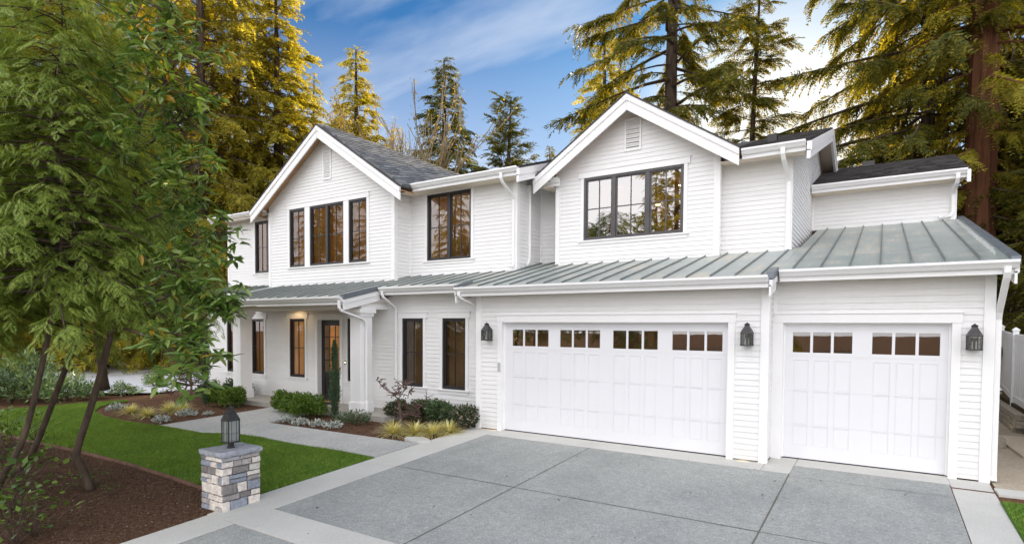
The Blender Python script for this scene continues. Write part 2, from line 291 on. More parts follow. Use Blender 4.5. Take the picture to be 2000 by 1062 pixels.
# ------------------------------------------------------------------ mesh helpers
def link(o, parent=None):
    col.objects.link(o)
    if parent is not None: o.parent = parent
    return o
def mesh_np(name, V, F, mat, smooth=False):
    me = bpy.data.meshes.new(name); V = np.asarray(V, np.float32); n = len(V)
    me.vertices.add(n); me.vertices.foreach_set('co', V.ravel())
    F = np.asarray(F, np.int32); k = F.shape[1]
    me.loops.add(F.size); me.loops.foreach_set('vertex_index', F.ravel())
    me.polygons.add(len(F)); me.polygons.foreach_set('loop_start', np.arange(0, F.size, k, dtype=np.int32))
    me.polygons.foreach_set('loop_total', np.full(len(F), k, np.int32))
    if smooth: me.polygons.foreach_set('use_smooth', np.ones(len(F), bool))
    me.materials.append(mat); me.update(calc_edges=True); return me
class MB:
    def __init__(s): s.v = []; s.f = []
    def poly(s, pts):
        i = len(s.v); s.v += [tuple(float(q) for q in p) for p in pts]; s.f.append(tuple(range(i, i + len(pts))))
    def hexa(s, p):                                   # 8 points: bottom ring 0-3, top ring 4-7
        i = len(s.v); s.v += [tuple(float(q) for q in a) for a in p]
        for f in ((3, 2, 1, 0), (4, 5, 6, 7), (0, 1, 5, 4), (1, 2, 6, 5), (2, 3, 7, 6), (3, 0, 4, 7)): s.f.append(tuple(i + k for k in f))
    def box(s, x0, x1, y0, y1, z0, z1):
        s.hexa([(x0, y0, z0), (x1, y0, z0), (x1, y1, z0), (x0, y1, z0), (x0, y0, z1), (x1, y0, z1), (x1, y1, z1), (x0, y1, z1)])
    def prism(s, prof, a, b):                         # profile given as function of end: lists of 3-D points at both ends
        n = len(a); i = len(s.v); s.v += [tuple(map(float, p)) for p in a] + [tuple(map(float, p)) for p in b]
        s.f.append(tuple(range(i + n - 1, i - 1, -1))); s.f.append(tuple(range(i + n, i + 2 * n)))
        for k in range(n): s.f.append((i + k, i + (k + 1) % n, i + n + (k + 1) % n, i + n + k))
    def tube(s, path, rad, n=8, caps=True):
        P = [Vector(p) for p in path]; m = len(P)
        if not hasattr(rad, '__len__'): rad = [rad] * m
        up = Vector((0, 0, 1)); rings = []; prev = None
        for k in range(m):
            t = (P[min(k + 1, m - 1)] - P[max(k - 1, 0)]).normalized()
            if prev is None:
                a = t.cross(up if abs(t.z) < .9 else Vector((1, 0, 0))).normalized()
            else:
                a = (prev - t * prev.dot(t)).normalized()
            b = t.cross(a); prev = a; i = len(s.v)
            for q in range(n):
                an = 2 * math.pi * q / n; s.v.append(tuple(P[k] + (a * math.cos(an) + b * math.sin(an)) * rad[k]))
            rings.append(i)
        for k in range(m - 1):
            for q in range(n):
                s.f.append((rings[k] + q, rings[k] + (q + 1) % n, rings[k + 1] + (q + 1) % n, rings[k + 1] + q))
        if caps:
            s.f.append(tuple(rings[0] + q for q in range(n - 1, -1, -1))); s.f.append(tuple(rings[-1] + q for q in range(n)))
    def rtube(s, path, w, d):                         # rectangular pipe: w along x-ish, d along the other
        P = [Vector(p) for p in path]; m = len(P); rings = []; ax = Vector((1, 0, 0))
        for k in range(m):
            t = (P[min(k + 1, m - 1)] - P[max(k - 1, 0)]).normalized()
            b = t.cross(ax)
            if b.length < .2: b = t.cross(Vector((0, 1, 0)))
            b.normalize(); a = b.cross(t).normalized(); i = len(s.v); rings.append(i)
            for (u, v) in ((-1, -.6), (-.6, -1), (.6, -1), (1, -.6), (1, .6), (.6, 1), (-.6, 1), (-1, .6)):
                s.v.append(tuple(P[k] + a * (u * w / 2) + b * (v * d / 2)))
        for k in range(m - 1):
            for q in range(8): s.f.append((rings[k] + q, rings[k] + (q + 1) % 8, rings[k + 1] + (q + 1) % 8, rings[k + 1] + q))
        s.f.append(tuple(rings[0] + q for q in range(7, -1, -1))); s.f.append(tuple(rings[-1] + q for q in range(8)))
    def lathe(s, c, prof, n=12, sq=False):            # prof: (radius, z)
        rings = []
        for r, z in prof:
            i = len(s.v); rings.append(i)
            for q in range(n):
                an = 2 * math.pi * (q + (.5 if sq else 0)) / n; rr = r / math.cos(math.pi / n) if sq else r
                s.v.append((c[0] + rr * math.cos(an), c[1] + rr * math.sin(an), c[2] + z))
        for k in range(len(prof) - 1):
            for q in range(n): s.f.append((rings[k] + q, rings[k] + (q + 1) % n, rings[k + 1] + (q + 1) % n, rings[k + 1] + q))
        s.f.append(tuple(rings[0] + q for q in range(n - 1, -1, -1))); s.f.append(tuple(rings[-1] + q for q in range(n)))
    def mesh(s, name, mat, smooth=False):
        me = bpy.data.meshes.new(name); me.from_pydata(s.v, [], s.f); me.materials.append(mat)
        if smooth: me.polygons.foreach_set('use_smooth', [True] * len(me.polygons))
        me.update(); return me
    def build(s, name, mat, parent=None, smooth=False, bevel=0, origin=None):
        me = s.mesh(name, mat, smooth); o = bpy.data.objects.new(name, me)
        if origin is not None:
            me.transform(Matrix.Translation(-Vector(origin))); o.location = origin
        link(o, parent)
        if bevel:
            b = o.modifiers.new('bevel', 'BEVEL'); b.width = bevel; b.segments = 2; b.limit_method = 'ANGLE'
        return o
def tag(o, label=None, cat=None, group=None, kind=None):
    if label: o['label'] = label
    if cat: o['category'] = cat
    if group: o['group'] = group
    if kind: o['kind'] = kind
    return o
def empty(name, loc=(0, 0, 0), label=None, cat=None, group=None, rz=0):
    o = bpy.data.objects.new(name, None); o.empty_display_size = .2; o.location = loc; o.rotation_euler.z = rz; link(o)
    return tag(o, label, cat, group)
def copy_thing(root, loc, rz=0, sc=1, label=None, group=None, cat=None):
    r = root.copy(); col.objects.link(r); r.location = loc; r.rotation_euler = (0, 0, rz); r.scale = (sc,) * 3 if not hasattr(sc, '__len__') else sc
    if label: r['label'] = label
    if group: r['group'] = group
    if cat: r['category'] = cat
    for ch in list(root.children):
        c = ch.copy(); col.objects.link(c); c.parent = r
        for g in list(ch.children):
            d = g.copy(); col.objects.link(d); d.parent = c
    return r

# ------------------------------------------------------------------ ground
GS = .049
def gz(x, y): return GS * min(0, max(-16, y))
def ground_sheet():
    xs = np.concatenate([np.linspace(-300, -40, 14), np.linspace(-38, 30, 69), np.linspace(33, 300, 14)])
    ys = np.concatenate([np.linspace(-300, -40, 12), np.arange(-38, 31, 1.), np.linspace(33, 300, 14)])
    X, Y = np.meshgrid(xs, ys); rng = np.random.default_rng(3)
    Z = GS * np.clip(Y, -16, 0) - .012
    far = np.clip((np.hypot(X, Y) - 24) / 30, 0, 1); Z += far * (np.sin(X * .11) * np.cos(Y * .13)) * .35
    V = np.stack([X, Y, Z], -1).reshape(-1, 3); nx = len(xs)
    idx = np.arange(len(V)).reshape(len(ys), nx)
    F = np.stack([idx[:-1, :-1], idx[:-1, 1:], idx[1:, 1:], idx[1:, :-1]], -1).reshape(-1, 4)
    o = bpy.data.objects.new('ground', mesh_np('ground', V, F, MAT['mulch'])); link(o); tag(o, kind='structure')
ground_sheet()
def sheet(name, pts, mat, lift, thick=0, kind='structure', zf=gz):
    mb = MB(); top = [(x, y, zf(x, y) + lift) for x, y in pts]; mb.poly(top)
    if thick:
        n = len(top)
        for k in range(n):
            a, b = top[k], top[(k + 1) % n]
            mb.poly([a, (a[0], a[1], a[2] - thick), (b[0], b[1], b[2] - thick), b])
    o = mb.build(name, mat); tag(o, kind=kind); return o
LAWN = [(-.16, -3.09), (-.16, -5.80), (-4.1, -5.66), (-6.2, -5.70), (-8.2, -5.86), (-10.1, -5.86), (-14.6, -5.8), (-14.4, -4.9), (-13.9, -4.1), (-13.4, -3.2), (-12.7, -1.9),
        (-12.35, -2.0), (-12.3, -2.6), (-11.9, -3.01), (-11.3, -3.37), (-10.15, -3.63), (-8.87, -3.68), (-7.78, -3.62), (-7.23, -3.54), (-5.41, -3.50), (-5.0, -3.34), (-4.59, -3.2), (-3.71, -3.12), (-2.09, -3.13)]
sheet('lawn', LAWN, MAT['lawn'], .012)
sheet('walkway', [(-.16, -3.085), (-2.09, -3.125), (-3.71, -3.115), (-4.59, -3.195), (-5.0, -3.335), (-5.41, -3.495), (-7.23, -3.535), (-7.05, -1.99), (-6.95, -.6), (-5.2, -.6), (-4.98, -2.04), (-.16, -1.90)], MAT['aggw'], .03, .06)
sheet('driveway', [(.6, -.47), (.6, -5.78), (8.85, -5.9), (8.84, .1), (6.70, .1), (6.69, -.46)], MAT['agg'], .004)
sheet('lower_driveway', [(.66, -6.42), (.66, -16), (8.85, -16), (8.85, -6.42)], MAT['agg'], .004)
def border():
    mb = MB()
    def rect(x0, x1, y0, y1):
        t = .010; P = [(x0, y0), (x1, y0), (x1, y1), (x0, y1)]
        mb.hexa([(x, y, gz(x, y) - .09) for x, y in P] + [(x, y, gz(x, y) + t) for x, y in P])
    g = .006
    rect(-.155, .6, -5.785, -3.3); rect(-.155, .6, -3.3 + g, -.9); rect(-.155, .6, -.9 + g, -.02)     # left border
    rect(.6 + g, 3.09, -.47, .16); rect(3.09 + g, 6.245, -.47, .16); rect(6.245 + g, 6.69, -.47, .7)        # apron of the double door
    rect(6.70, 8.85, .1, .8)                                                                              # apron of the single door
    rect(8.855, 9.36, -3.0, .54); rect(8.855, 9.40, -8, -3.0 - g); rect(8.855, 9.44, -16, -8 - g)                  # right border
    for a, b in ((-.05, 1.0), (1.0, 3.2), (3.2, 6.2), (6.2, 8.85)): rect(a + g, b, -6.40, -5.79)               # cross band
    rect(.0, .64, -9.5, -6.41); rect(.0, .64, -16, -9.5 - g)
    tag(mb.build('driveway_border', MAT['concrete'], bevel=.004), kind='structure')
border()
def joints():
    mb = MB()
    def strip(x0, y0, x1, y1, w):
        d = Vector((x1 - x0, y1 - y0)).normalized(); n = Vector((-d.y, d.x)) * w / 2
        m = max(2, int((Vector((x1 - x0, y1 - y0)).length) / .25)); rng = random.Random(int(x0 * 100))
        for k in range(m):
            a, b = k / m, (k + 1) / m; ja = rng.uniform(.7, 1.3)
            pa = (x0 + (x1 - x0) * a, y0 + (y1 - y0) * a); pb = (x0 + (x1 - x0) * b, y0 + (y1 - y0) * b)
            mb.poly([(p[0] + s * n.x * ja, p[1] + s * n.y * ja, gz(*p) + .008) for p, s in ((pa, -1), (pb, -1), (pb, 1), (pa, 1))])
    strip(3.10, -.47, 3.10, -5.79, .015); strip(6.69, -.46, 6.69, -5.79, .017)
    strip(.6, -3.28, 3.09, -3.27, .015); strip(3.11, -3.27, 6.68, -3.25, .015); strip(6.70, -.62, 8.85, -.60, .008); strip(6.7, -3.25, 8.85, -3.2, .010)
    tag(mb.build('driveway_joint', MAT['joint']), kind='structure')
joints()
sheet('porch_floor', [(-9.35, -.56), (-2.45, -.56), (-2.45, .60), (-9.35, .60)], MAT['slab'], .10, .2, zf=lambda x, y: 0)
sheet('side_road', [(-13.2, -.9), (-15.5, -2.4), (-26, -2.4), (-62, 8), (-60, 34), (-17, 8), (-13.2, 2.2)], MAT['road'], .02, zf=lambda x, y: 0)
# right hand yard
sheet('gravel_path', [(9.40, .2), (9.63, -.13), (11.4, .3), (11.6, 12.2), (9.40, 15)], MAT['gravel'], .006)
sheet('yard_paving', [(10.04, 5.65), (10.16, 3.1), (11.5, 1.9), (11.6, 5.6)], MAT['tan_slab'], .05, .06)
sheet('kerb_strip', [(9.375, .17), (9.385, -.2), (12, -.05), (12, .3)], MAT['concrete'], .02, .05)
sheet('right_lawn', [(9.35, -.52), (9.39, -8), (13, -8), (13, -.35)], MAT['lawn'], .012)

# ------------------------------------------------------------------ house
HOUSE = empty('house', (0, 0, 0), 'white two storey farmhouse with lap siding, two front gables and three car garage', 'house')
MR = .242
def zroof(y): return 3.243 + MR * (y + .491)          # the metal roof's plane
CO = .104
def siding(mb, O, u, n, u0, u1, z0, z1, op=(), clip=None):
    O = Vector(O); u = Vector(u); n = Vector(n); up = Vector((0, 0, 1))
    def P(a, z, p): return O + u * a + n * p + up * z
    k = math.floor(z0 / CO)
    while k * CO < z1 - 1e-6:
        a0, b0 = max(k * CO, z0), min((k + 1) * CO, z1)
        cuts = sorted({a0, b0} | {q for o in op for q in (o[2], o[3]) if a0 < q < b0})
        for za, zb in zip(cuts, cuts[1:]):
            iv = [(u0, u1)]
            for (oa, ob, oz0, oz1) in op:
                if oz0 < zb - 1e-6 and oz1 > za + 1e-6:
                    nv = []
                    for s, e in iv:
                        if ob <= s or oa >= e: nv.append((s, e)); continue
                        if oa > s: nv.append((s, oa))
                        if ob < e: nv.append((ob, e))
                    iv = nv
            pa = .013 * (1 - (za - k * CO) / CO); pb = .013 * (1 - (zb - k * CO) / CO)
            for s, e in iv:
                sa, ea, sb, eb = s, e, s, e
                if clip:
                    ca, cb = clip(za), clip(zb); sa, ea = max(s, ca[0]), min(e, ca[1]); sb, eb = max(s, cb[0]), min(e, cb[1])
                    if sa >= ea: continue
                    if sb > eb: sb = eb = (sb + eb) / 2
                mb.poly([P(sa, za, pa), P(ea, za, pa), P(eb, zb, pb), P(sb, zb, pb)])
                if abs(za - k * CO) < 1e-6: mb.poly([P(sa, za, 0), P(ea, za, 0), P(ea, za, pa), P(sa, za, pa)])
        k += 1
class Fr:                                            # a wall's local frame: a along the wall, p outwards, z up
    def __init__(s, O, u, n): s.O = Vector(O); s.u = Vector(u); s.n = Vector(n)
    def P(s, a, p, z): return s.O + s.u * a + s.n * p + Vector((0, 0, z))
    def box(s, mb, a0, a1, p0, p1, z0, z1):
        mb.hexa([s.P(a0, p1, z0), s.P(a1, p1, z0), s.P(a1, p0, z0), s.P(a0, p0, z0), s.P(a0, p1, z1), s.P(a1, p1, z1), s.P(a1, p0, z1), s.P(a0, p0, z1)])
    def quad(s, mb, a0, a1, z0, z1, p): mb.poly([s.P(a0, p, z0), s.P(a1, p, z0), s.P(a1, p, z1), s.P(a0, p, z1)])
def front(y): return Fr((0, y, 0), (1, 0, 0), (0, -1, 0))
def right(x): return Fr((x, 0, 0), (0, 1, 0), (1, 0, 0))
def wall(name, fr, u0, u1, z0, z1, op=(), clip=None):
    mb = MB(); siding(mb, fr.O, fr.u, fr.n, u0, u1, z0, z1, op, clip); return mb.build(name, MAT['siding'], HOUSE)
def window(fr, a0, a1, z0, z1, lights=(1,), cols=2, rows=2, split=.5, frame='black', room='room', trim=True, depth=.45, sill=True, lamps=(), glass='glass'):
    """black frame with sashes side by side (lights = relative widths), grille, pane, white trim, room behind"""
    fw = .055; mb = MB(); fb = lambda *k: fr.box(mb, *k)
    p0, p1 = -.07, .012
    fb(a0, a1, p0, p1, z0, z0 + fw); fb(a0, a1, p0, p1, z1 - fw, z1)
    tot = sum(lights); e = a0; sash = []
    for w in lights:
        b = e + (a1 - a0) * w / tot; sash.append((e, b)); e = b
    zi0, zi1 = z0 + fw, z1 - fw
    fb(a0, a0 + fw, p0, p1, zi0, zi1); fb(a1 - fw, a1, p0, p1, zi0, zi1)
    for (s, e), _ in zip(sash[1:], sash): fb(s - .05, s + .05, p0, p1 - .004, zi0, zi1)
    inner = []
    for k, (s, e) in enumerate(sash):
        s2 = s + (fw if k == 0 else .05); e2 = e - (fw if k == len(sash) - 1 else .05)
        t = .03                                       # sash stile, set back
        fb(s2, e2, p0 + .005, p1 - .03, zi0, zi0 + t); fb(s2, e2, p0 + .005, p1 - .03, zi1 - t, zi1)
        fb(s2, s2 + t, p0 + .005, p1 - .03, zi0 + t, zi1 - t); fb(e2 - t, e2, p0 + .005, p1 - .03, zi0 + t, zi1 - t)
        inner.append((s2 + t, e2 - t))
    w = mb.build('window', MAT[frame], HOUSE)
    g = MB(); zz0, zz1 = zi0 + .03, zi1 - .03
    for s, e in inner:
        for c in range(1, cols):
            x = s + (e - s) * c / cols; fr.box(g, x - .011, x + .011, -.056, -.03, zz0, zz1)
        z = zz0 + (zz1 - zz0) * split
        fr.box(g, s, e, -.0555, -.0305, z - .011, z + .011)
    g.build('grille', MAT[frame], w)
    pm = MB()
    for s, e in inner: fr.quad(pm, s - .01, e + .01, zz0 - .01, zz1 + .01, -.045)
    pm.build('pane', MAT[glass], w)
    rm = MB(); d = depth
    fr.quad(rm, a0 - .3, a1 + .3, z0 - .3, z1 + .3, -d)
    r0 = rm.build('room_wall', MAT[room], w)
    rv = MB()
    for (x0, x1) in ((a0, a0 + .02), (a1 - .02, a1)): fr.box(rv, x0, x1, -d + .01, p0 - .002, z0, z1)
    fr.box(rv, a0, a1, -d + .01, p0 - .002, z0 - .02, z0); fr.box(rv, a0, a1, -d + .01, p0 - .002, z1, z1 + .02)
    rv.build('reveal', MAT['reveal'], w)
    if lamps:
        lm = MB()
        for (a, z) in lamps:
            c = fr.P(a, -d + .15, z); lm.lathe((c.x, c.y, c.z), [(.075, 0), (.075, .012)], 14)
        lm.build('downlight', MAT['lamp'], w)
    if trim:
        t = MB(); cw = .085
        fr.box(t, a0 - cw, a0, -.02, .030, z0, z1); fr.box(t, a1, a1 + cw, -.02, .030, z0, z1)
        fr.box(t, a0 - cw - .055, a1 + cw + .055, -.02, .040, z1, z1 + .15); fr.box(t, a0 - cw - .075, a1 + cw + .075, -.02, .058, z1 + .15, z1 + .17)
        fr.box(t, a0 - cw - .055, a1 + cw + .055, -.02, .062, z0 - .035, z0); fr.box(t, a0 - cw, a1 + cw, -.02, .026, z0 - .12, z0 - .035)
        t.build('trim', MAT['trim'], w)
    return w
def corner(mb, x, y, z0, z1, sx, sy=-1, w=.11):        # corner boards on an outside corner; sx: side the return wall faces
    t = .028
    m = MB()
    m.box(min(x, x - sx * w), max(x, x - sx * w), min(y, y + sy * t), max(y, y + sy * t), z0, z1)
    m.box(min(x, x + sx * t), max(x, x + sx * t), y + sy * t, y - sy * w, z0, z1); m.build('corner_board', MAT['trim'], HOUSE)
GU = [(0, 0), (.02, -.0), (.055, .012), (.082, .05), (.105, .075), (.118, .088), (.118, .125), (.104, .125), (.104, .10), (0, .10)]
def gutter_x(x0, x1, ye, ztop, fascia=True):
    """gutter along x hung on the eave at y = ye, top edge at ztop; a fascia board behind it"""
    mb = MB(); pr = [(ye - d, ztop - .125 + h) for d, h in GU]
    mb.prism(None, [(x0, y, z) for y, z in pr], [(x1, y, z) for y, z in pr])
    g = mb.build('gutter', MAT['trim'], HOUSE)
    if fascia:
        f = MB(); f.box(x0, x1, ye + .001, ye + .03, ztop - .20, ztop + .0); f.build('fascia', MAT['trim'], g)
    return g

# ---- walls
Y2, YW, YM, YL, YRB, YU, YREC, YB = .557, .585, 1.983, 1.327, 2.617, 2.90, 3.22, 7.18
WFW = [(-2.918, -2.178), (-1.529, -.787)]; ZW0, ZW1 = .775, 2.579
EFW = [(-11.111, -10.43), (-9.69, -9.017), (-7.695, -6.962), (-5.054, -4.33)]
# garage front, double door opening
G1D, G2D, ZD = (.69, 5.59), (6.42, 8.85), 2.47
f0, f2 = front(0), front(Y2)
wall('garage_wall', f0, 0, 6.245, .03, zroof(-.4) + .0, [(*G1D, 0, ZD)])
wall('garage_wall', f2, 6.245, 9.346, .03, zroof(.1) + .02, [(*G2D, 0, ZD)])
wall('garage_wall', right(6.245), 0, Y2, .03, 3.3)
wall('garage_wall', Fr((0, 0, 0), (0, -1, 0), (-1, 0, 0)), -YW, 0, .0, 3.35)
wall('side_wall', right(9.346), Y2, 14, .03, 5.05, (), lambda z: (max(Y2, (z - 3.35) / MR - .4), 14))
fw_ = front(YW)
wall('entry_wall', fw_, -12.3, 0, -.1, zroof(.3), [(a, b, ZW0, ZW1) for a, b in WFW + EFW] + [(-6.49, -5.33, 0, 2.56)])
wall('side_wall', Fr((-12.3, 0, 0), (0, -1, 0), (-1, 0, 0)), -14, -YW, -.2, 3.6)
ZU0, ZU1 = 4.275, 6.165
fm, fl, fr_, fu, fc, fb_ = front(YM), front(YL), front(YRB), front(YU), front(YREC), front(YB)
W0 = (-11.7, -10.0); WM = (-3.268, -1.676)
YLW = 1.75
flw = front(YLW)
wall('upper_wall', flw, -12.95, -9.8, zroof(YLW) - .1, 6.45, [(-11.235, -9.82, 4.24, 6.09)])
wall('upper_wall', fm, -3.95, -.195, zroof(YM) - .02, 6.5, [(*WM, 4.262, 6.162)])
wall('upper_wall', right(-3.944), YL, YM, zroof(YL) - .02, 6.3)
wall('upper_wall', right(-.195), YM, YREC, zroof(YM) - .02, 6.85, (), lambda z: (max(YM, 1.45 + (z - 6.27) / .331), YREC))
wall('upper_wall', fc, -.195, .7, zroof(YREC) - .02, 6.4)
# left gable bay
LX0, LX1, LXC, LZA, LTIP = -9.814, -3.944, -6.80, 8.50, 6.22
LSL = (8.53 - 6.25) / 3.44
def gclip(xc, za, sl): return lambda z: (xc - (za - z) / sl, xc + (za - z) / sl)
wl = [(-8.684, -7.90), (-7.655, -6.06), (-5.834, -5.053)]
wall('gable_wall', fl, LX0, LX1, zroof(YL) - .02, 8.3, [(a, b, 4.285, 6.19) for a, b in wl], gclip(LXC, 8.44, LSL))
# right gable bay
RX0, RX1, RXC = .623, 4.772, 2.72
RSL = (7.91 - 6.25) / 2.53
wall('gable_wall', fr_, RX0, RX1, zroof(YRB) - .02, 7.7, [(1.435, 3.984, 4.578, 6.158)], gclip(RXC, 7.84, RSL))
wall('upper_wall', right(RX1), YRB, YU, zroof(YRB) - .02, 6.2)
wall('upper_wall', fu, RX1, 6.209, zroof(YU) - .02, 6.25)
RR0, RRZ, RSLOPE = 2.35, 6.2, .331                     # right roof: eave y, eave z, slope
def zrr(y): return RRZ + RSLOPE * (y - RR0)
wall('side_wall', right(6.209), YU, 13.0, 3.9, 8.1, (), lambda z: (max(YU, (z - zroof(0)) / 9e9, RR0 + (z - RRZ) / RSLOPE if z > 6.2 else YU), min(13.0, 15.94 - RR0 + 0 - (z - RRZ) / RSLOPE if z > 6.2 else 13.0)))
wall('attic_wall', fb_, 6.209, 9.381, zroof(YB) - .02, 6.2)
wall('side_wall', right(9.381), YB, 14, 4.6, 7.5, (), lambda z: (max(YB, 6.67 + (z - 6.2) / .333), min(14, 14.53 - (z - 6.2) / .333)))
# ---- corner boards
class Each:                                         # every box becomes a part of its own
    def __init__(s, name, mat, parent=None): s.a = (name, mat, parent or HOUSE)
    def box(s, *k): m = MB(); m.box(*k); m.build(*s.a)
    def hexa(s, p): m = MB(); m.hexa(p); m.build(*s.a)
cb = Each('corner_board', MAT['trim'])
corner(cb, 0, 0, 0, 3.25, -1); corner(cb, 6.245, 0, .0, 3.25, 1); corner(cb, 9.346, Y2, 0, 3.3, 1)
corner(cb, LX1, YL, zroof(YL), 6.35, 1); corner(cb, -.195, YM, zroof(YM), 6.5, 1); corner(cb, RX1, YRB, zroof(YRB), 6.3, 1)
corner(cb, 6.209, YU, zroof(YU), 6.2, 1); corner(cb, 9.381, YB, zroof(YB), 6.1, 1)
for x, y, zt in ((LX0, YL, 6.2), (RX0, YRB, 6.2)): cb.box(x, x + .11, y - .028, y, zroof(y), zt)
cb.box(-12.3, -12.19, YW - .028, YW, 0, 3.4); cb.box(-12.95, -12.84, YLW - .028, YLW, zroof(YLW), 6.4)
cb.box(6.25, 6.31, Y2 - .03, Y2, 0, 3.3)
cb.box(6.215, 6.27, YB - .03, YB, zroof(YB), 6.1); cb.box(-3.94, -3.89, YM - .02, YM, zroof(YM), 6.4); cb.box(-.19, -.14, YREC - .02, YREC, zroof(YREC), 6.3)
fz = Each('frieze_board', MAT['trim'])                                            # frieze boards under the eaves
f0.box(fz, 0, 6.245, 0, .022, 3.12, 3.24); f2.box(fz, 6.31, 9.346, 0, .022, 3.18, 3.36); fw_.box(fz, -3.3, -.01, 0, .02, 3.15, 3.4)
fm.box(fz, -3.94, -.195, 0, .02, 6.30, 6.5); fu.box(fz, RX1, 6.2, 0, .02, 6.02, 6.2); fb_.box(fz, 6.21, 9.38, 0, .02, 6.0, 6.2); flw.box(fz, -12.95, -9.82, 0, .02, 6.26, 6.42)
# ---- windows
for a, b in WFW: window(fw_, a, b, ZW0, ZW1, room='room_dim', depth=.25)
for k, (a, b) in enumerate(EFW): window(fw_, a, b, ZW0, ZW1, room='room_entry' if k == 2 else 'room', depth=.17)
window(flw, -11.235, -9.83, 4.24, 6.09, (1, 1), room='room', depth=.16)
window(fm, *WM, 4.262, 6.162, (1, 1), room='room', glass='glass_mid', depth=.2)
for k, (a, b) in enumerate(wl): window(fl, a, b, 4.285, 6.19, (1, 1) if k == 1 else (1,), trim=False, room='room', depth=.16)
t = MB(); fl.box(t, -8.78, -4.955, -.02, .04, 6.19, 6.34); fl.box(t, -8.80, -4.935, -.02, .055, 6.34, 6.36); fl.box(t, -8.80, -4.935, -.02, .06, 4.25, 4.285)
for a, b in ((-8.78, -8.684), (-7.90, -7.655), (-6.06, -5.834), (-5.053, -4.955)): fl.box(t, a, b, -.02, .03, 4.285, 6.19)
t.build('window_trim', MAT['trim'], HOUSE)
window(fr_, 1.435, 3.984, 4.578, 6.158, (1, 1.08, 1.08), frame='blackw', room='room_bay', depth=1.4, glass='glass_bay', lamps=((1.75, 6.03), (2.95, 5.55), (3.55, 5.98)))
# ---- gable vents
def vent(fr, a0, a1, z0, z1):
    mb = MB(); w = .045
    for k in ((a0 - w, a0, z0 - w, z1 + w), (a1, a1 + w, z0 - w, z1 + w)): fr.box(mb, k[0], k[1], -.01, .035, k[2], k[3])
    fr.box(mb, a0, a1, -.01, .035, z1, z1 + w); fr.box(mb, a0, a1, -.01, .035, z0 - w, z0)
    v = mb.build('gable_vent', MAT['trim'], HOUSE)
    s = MB(); n = int((z1 - z0) / .052)
    for i in range(n):
        z = z0 + (z1 - z0) * i / n; h = (z1 - z0) / n
        s.hexa([fr.P(a0, .03, z), fr.P(a1, .03, z), fr.P(a1, .0, z + h * .55), fr.P(a0, .0, z + h * .55), fr.P(a0, .03, z + .012), fr.P(a1, .03, z + .012), fr.P(a1, .0, z + h * .55 + .012), fr.P(a0, .0, z + h * .55 + .012)])
    s.build('slat', MAT['trim'], v)
    b = MB(); fr.quad(b, a0, a1, z0, z1, .003); b.build('screen', MAT['room_garage'], v)
vent(fl, -6.96, -6.66, 6.98, 7.98); vent(fr_, 2.56, 2.90, 6.70, 7.40)

# ---- roofs
def seam_roof(x0, x1, ye, ytop, rake_l=False, rake_r=False, phase=-.138):
    mb = MB(); t = .03
    z = lambda y: zroof(y)
    mb.hexa([(x0, ye, z(ye) - t), (x1, ye, z(ye) - t), (x1, ytop, z(ytop) - t), (x0, ytop, z(ytop) - t), (x0, ye, z(ye)), (x1, ye, z(ye)), (x1, ytop, z(ytop)), (x0, ytop, z(ytop))])
    r = mb.build('metal_roof', MAT['metalroof'], HOUSE)
    s = MB(); k = math.ceil((x0 + .08 - phase) / .4215); w = .010; h = .034
    while phase + k * .4215 < x1 - .08:
        x = phase + k * .4215
        s.hexa([(x - w, ye - .005, z(ye) - .02), (x + w, ye - .005, z(ye) - .02), (x + w, ytop, z(ytop)), (x - w, ytop, z(ytop)), (x - w, ye - .005, z(ye) + h), (x + w, ye - .005, z(ye) + h), (x + w, ytop, z(ytop) + h), (x - w, ytop, z(ytop) + h)]); k += 1
    s.build('seam', MAT['seam'], r)
    c = Each('rake_cap', MAT['ridgecap'], r)
    for on, x, sx in ((rake_l, x0, -1), (rake_r, x1, 1)):
        if not on: continue
        xa, xb = min(x - sx * .10, x + sx * .012), max(x - sx * .10, x + sx * .012); e = .02
        c.hexa([(xa, ye - e, z(ye) - .09), (xb, ye - e, z(ye) - .09), (xb, on, z(on) - .09), (xa, on, z(on) - .09), (xa, ye - e, z(ye) + .042), (xb, ye - e, z(ye) + .042), (xb, on, z(on) + .042), (xa, on, z(on) + .042)])
    f = Each('rake_board', MAT['trim'], r)
    for on, x, sx in ((rake_l, x0, -1), (rake_r, x1, 1)):
        if not on: continue
        for d0, d1, tk in ((.075, .20, .0), (.18, .36, -.022)):
            xa, xb = (x - .055, x + tk) if sx > 0 else (x - tk, x + .055)
            f.hexa([(xa, ye - .02, z(ye) - d1), (xb, ye - .02, z(ye) - d1), (xb, on, z(on) - d1), (xa, on, z(on) - d1), (xa, ye - .02, z(ye) - d0), (xb, ye - .02, z(ye) - d0), (xb, on, z(on) - d0), (xa, on, z(on) - d0)])
    return r
EP, EM, E1, E2 = -1.03, .16, -.38, .13                # eaves of the metal roof
seam_roof(-12.9, -9.36, EM, 1.72)
seam_roof(-9.355, -3.34, EP, 1.95, rake_l=EM + .1, rake_r=EM + .02)
seam_roof(-3.335, -.385, EM, 3.25)
seam_roof(-.38, 6.365, E1, 3.3, rake_l=EM + .02, rake_r=E2 + .02)
seam_roof(6.37, 9.57, E2, 7.2, rake_r=7.6)
seam_roof(-9.355, -3.36, 1.96, 2.2)
gutter_x(-9.36, -3.40, EP, zroof(EP) - .015); gutter_x(-3.30, -.44, EM, zroof(EM) - .015); gutter_x(-.33, 6.30, E1, zroof(E1) - .015); gutter_x(6.40, 9.56, E2, zroof(E2) - .015); gutter_x(-12.9, -9.4, EM, zroof(EM) - .015)
sf = Each('soffit', MAT['soffit'])                                            # soffits
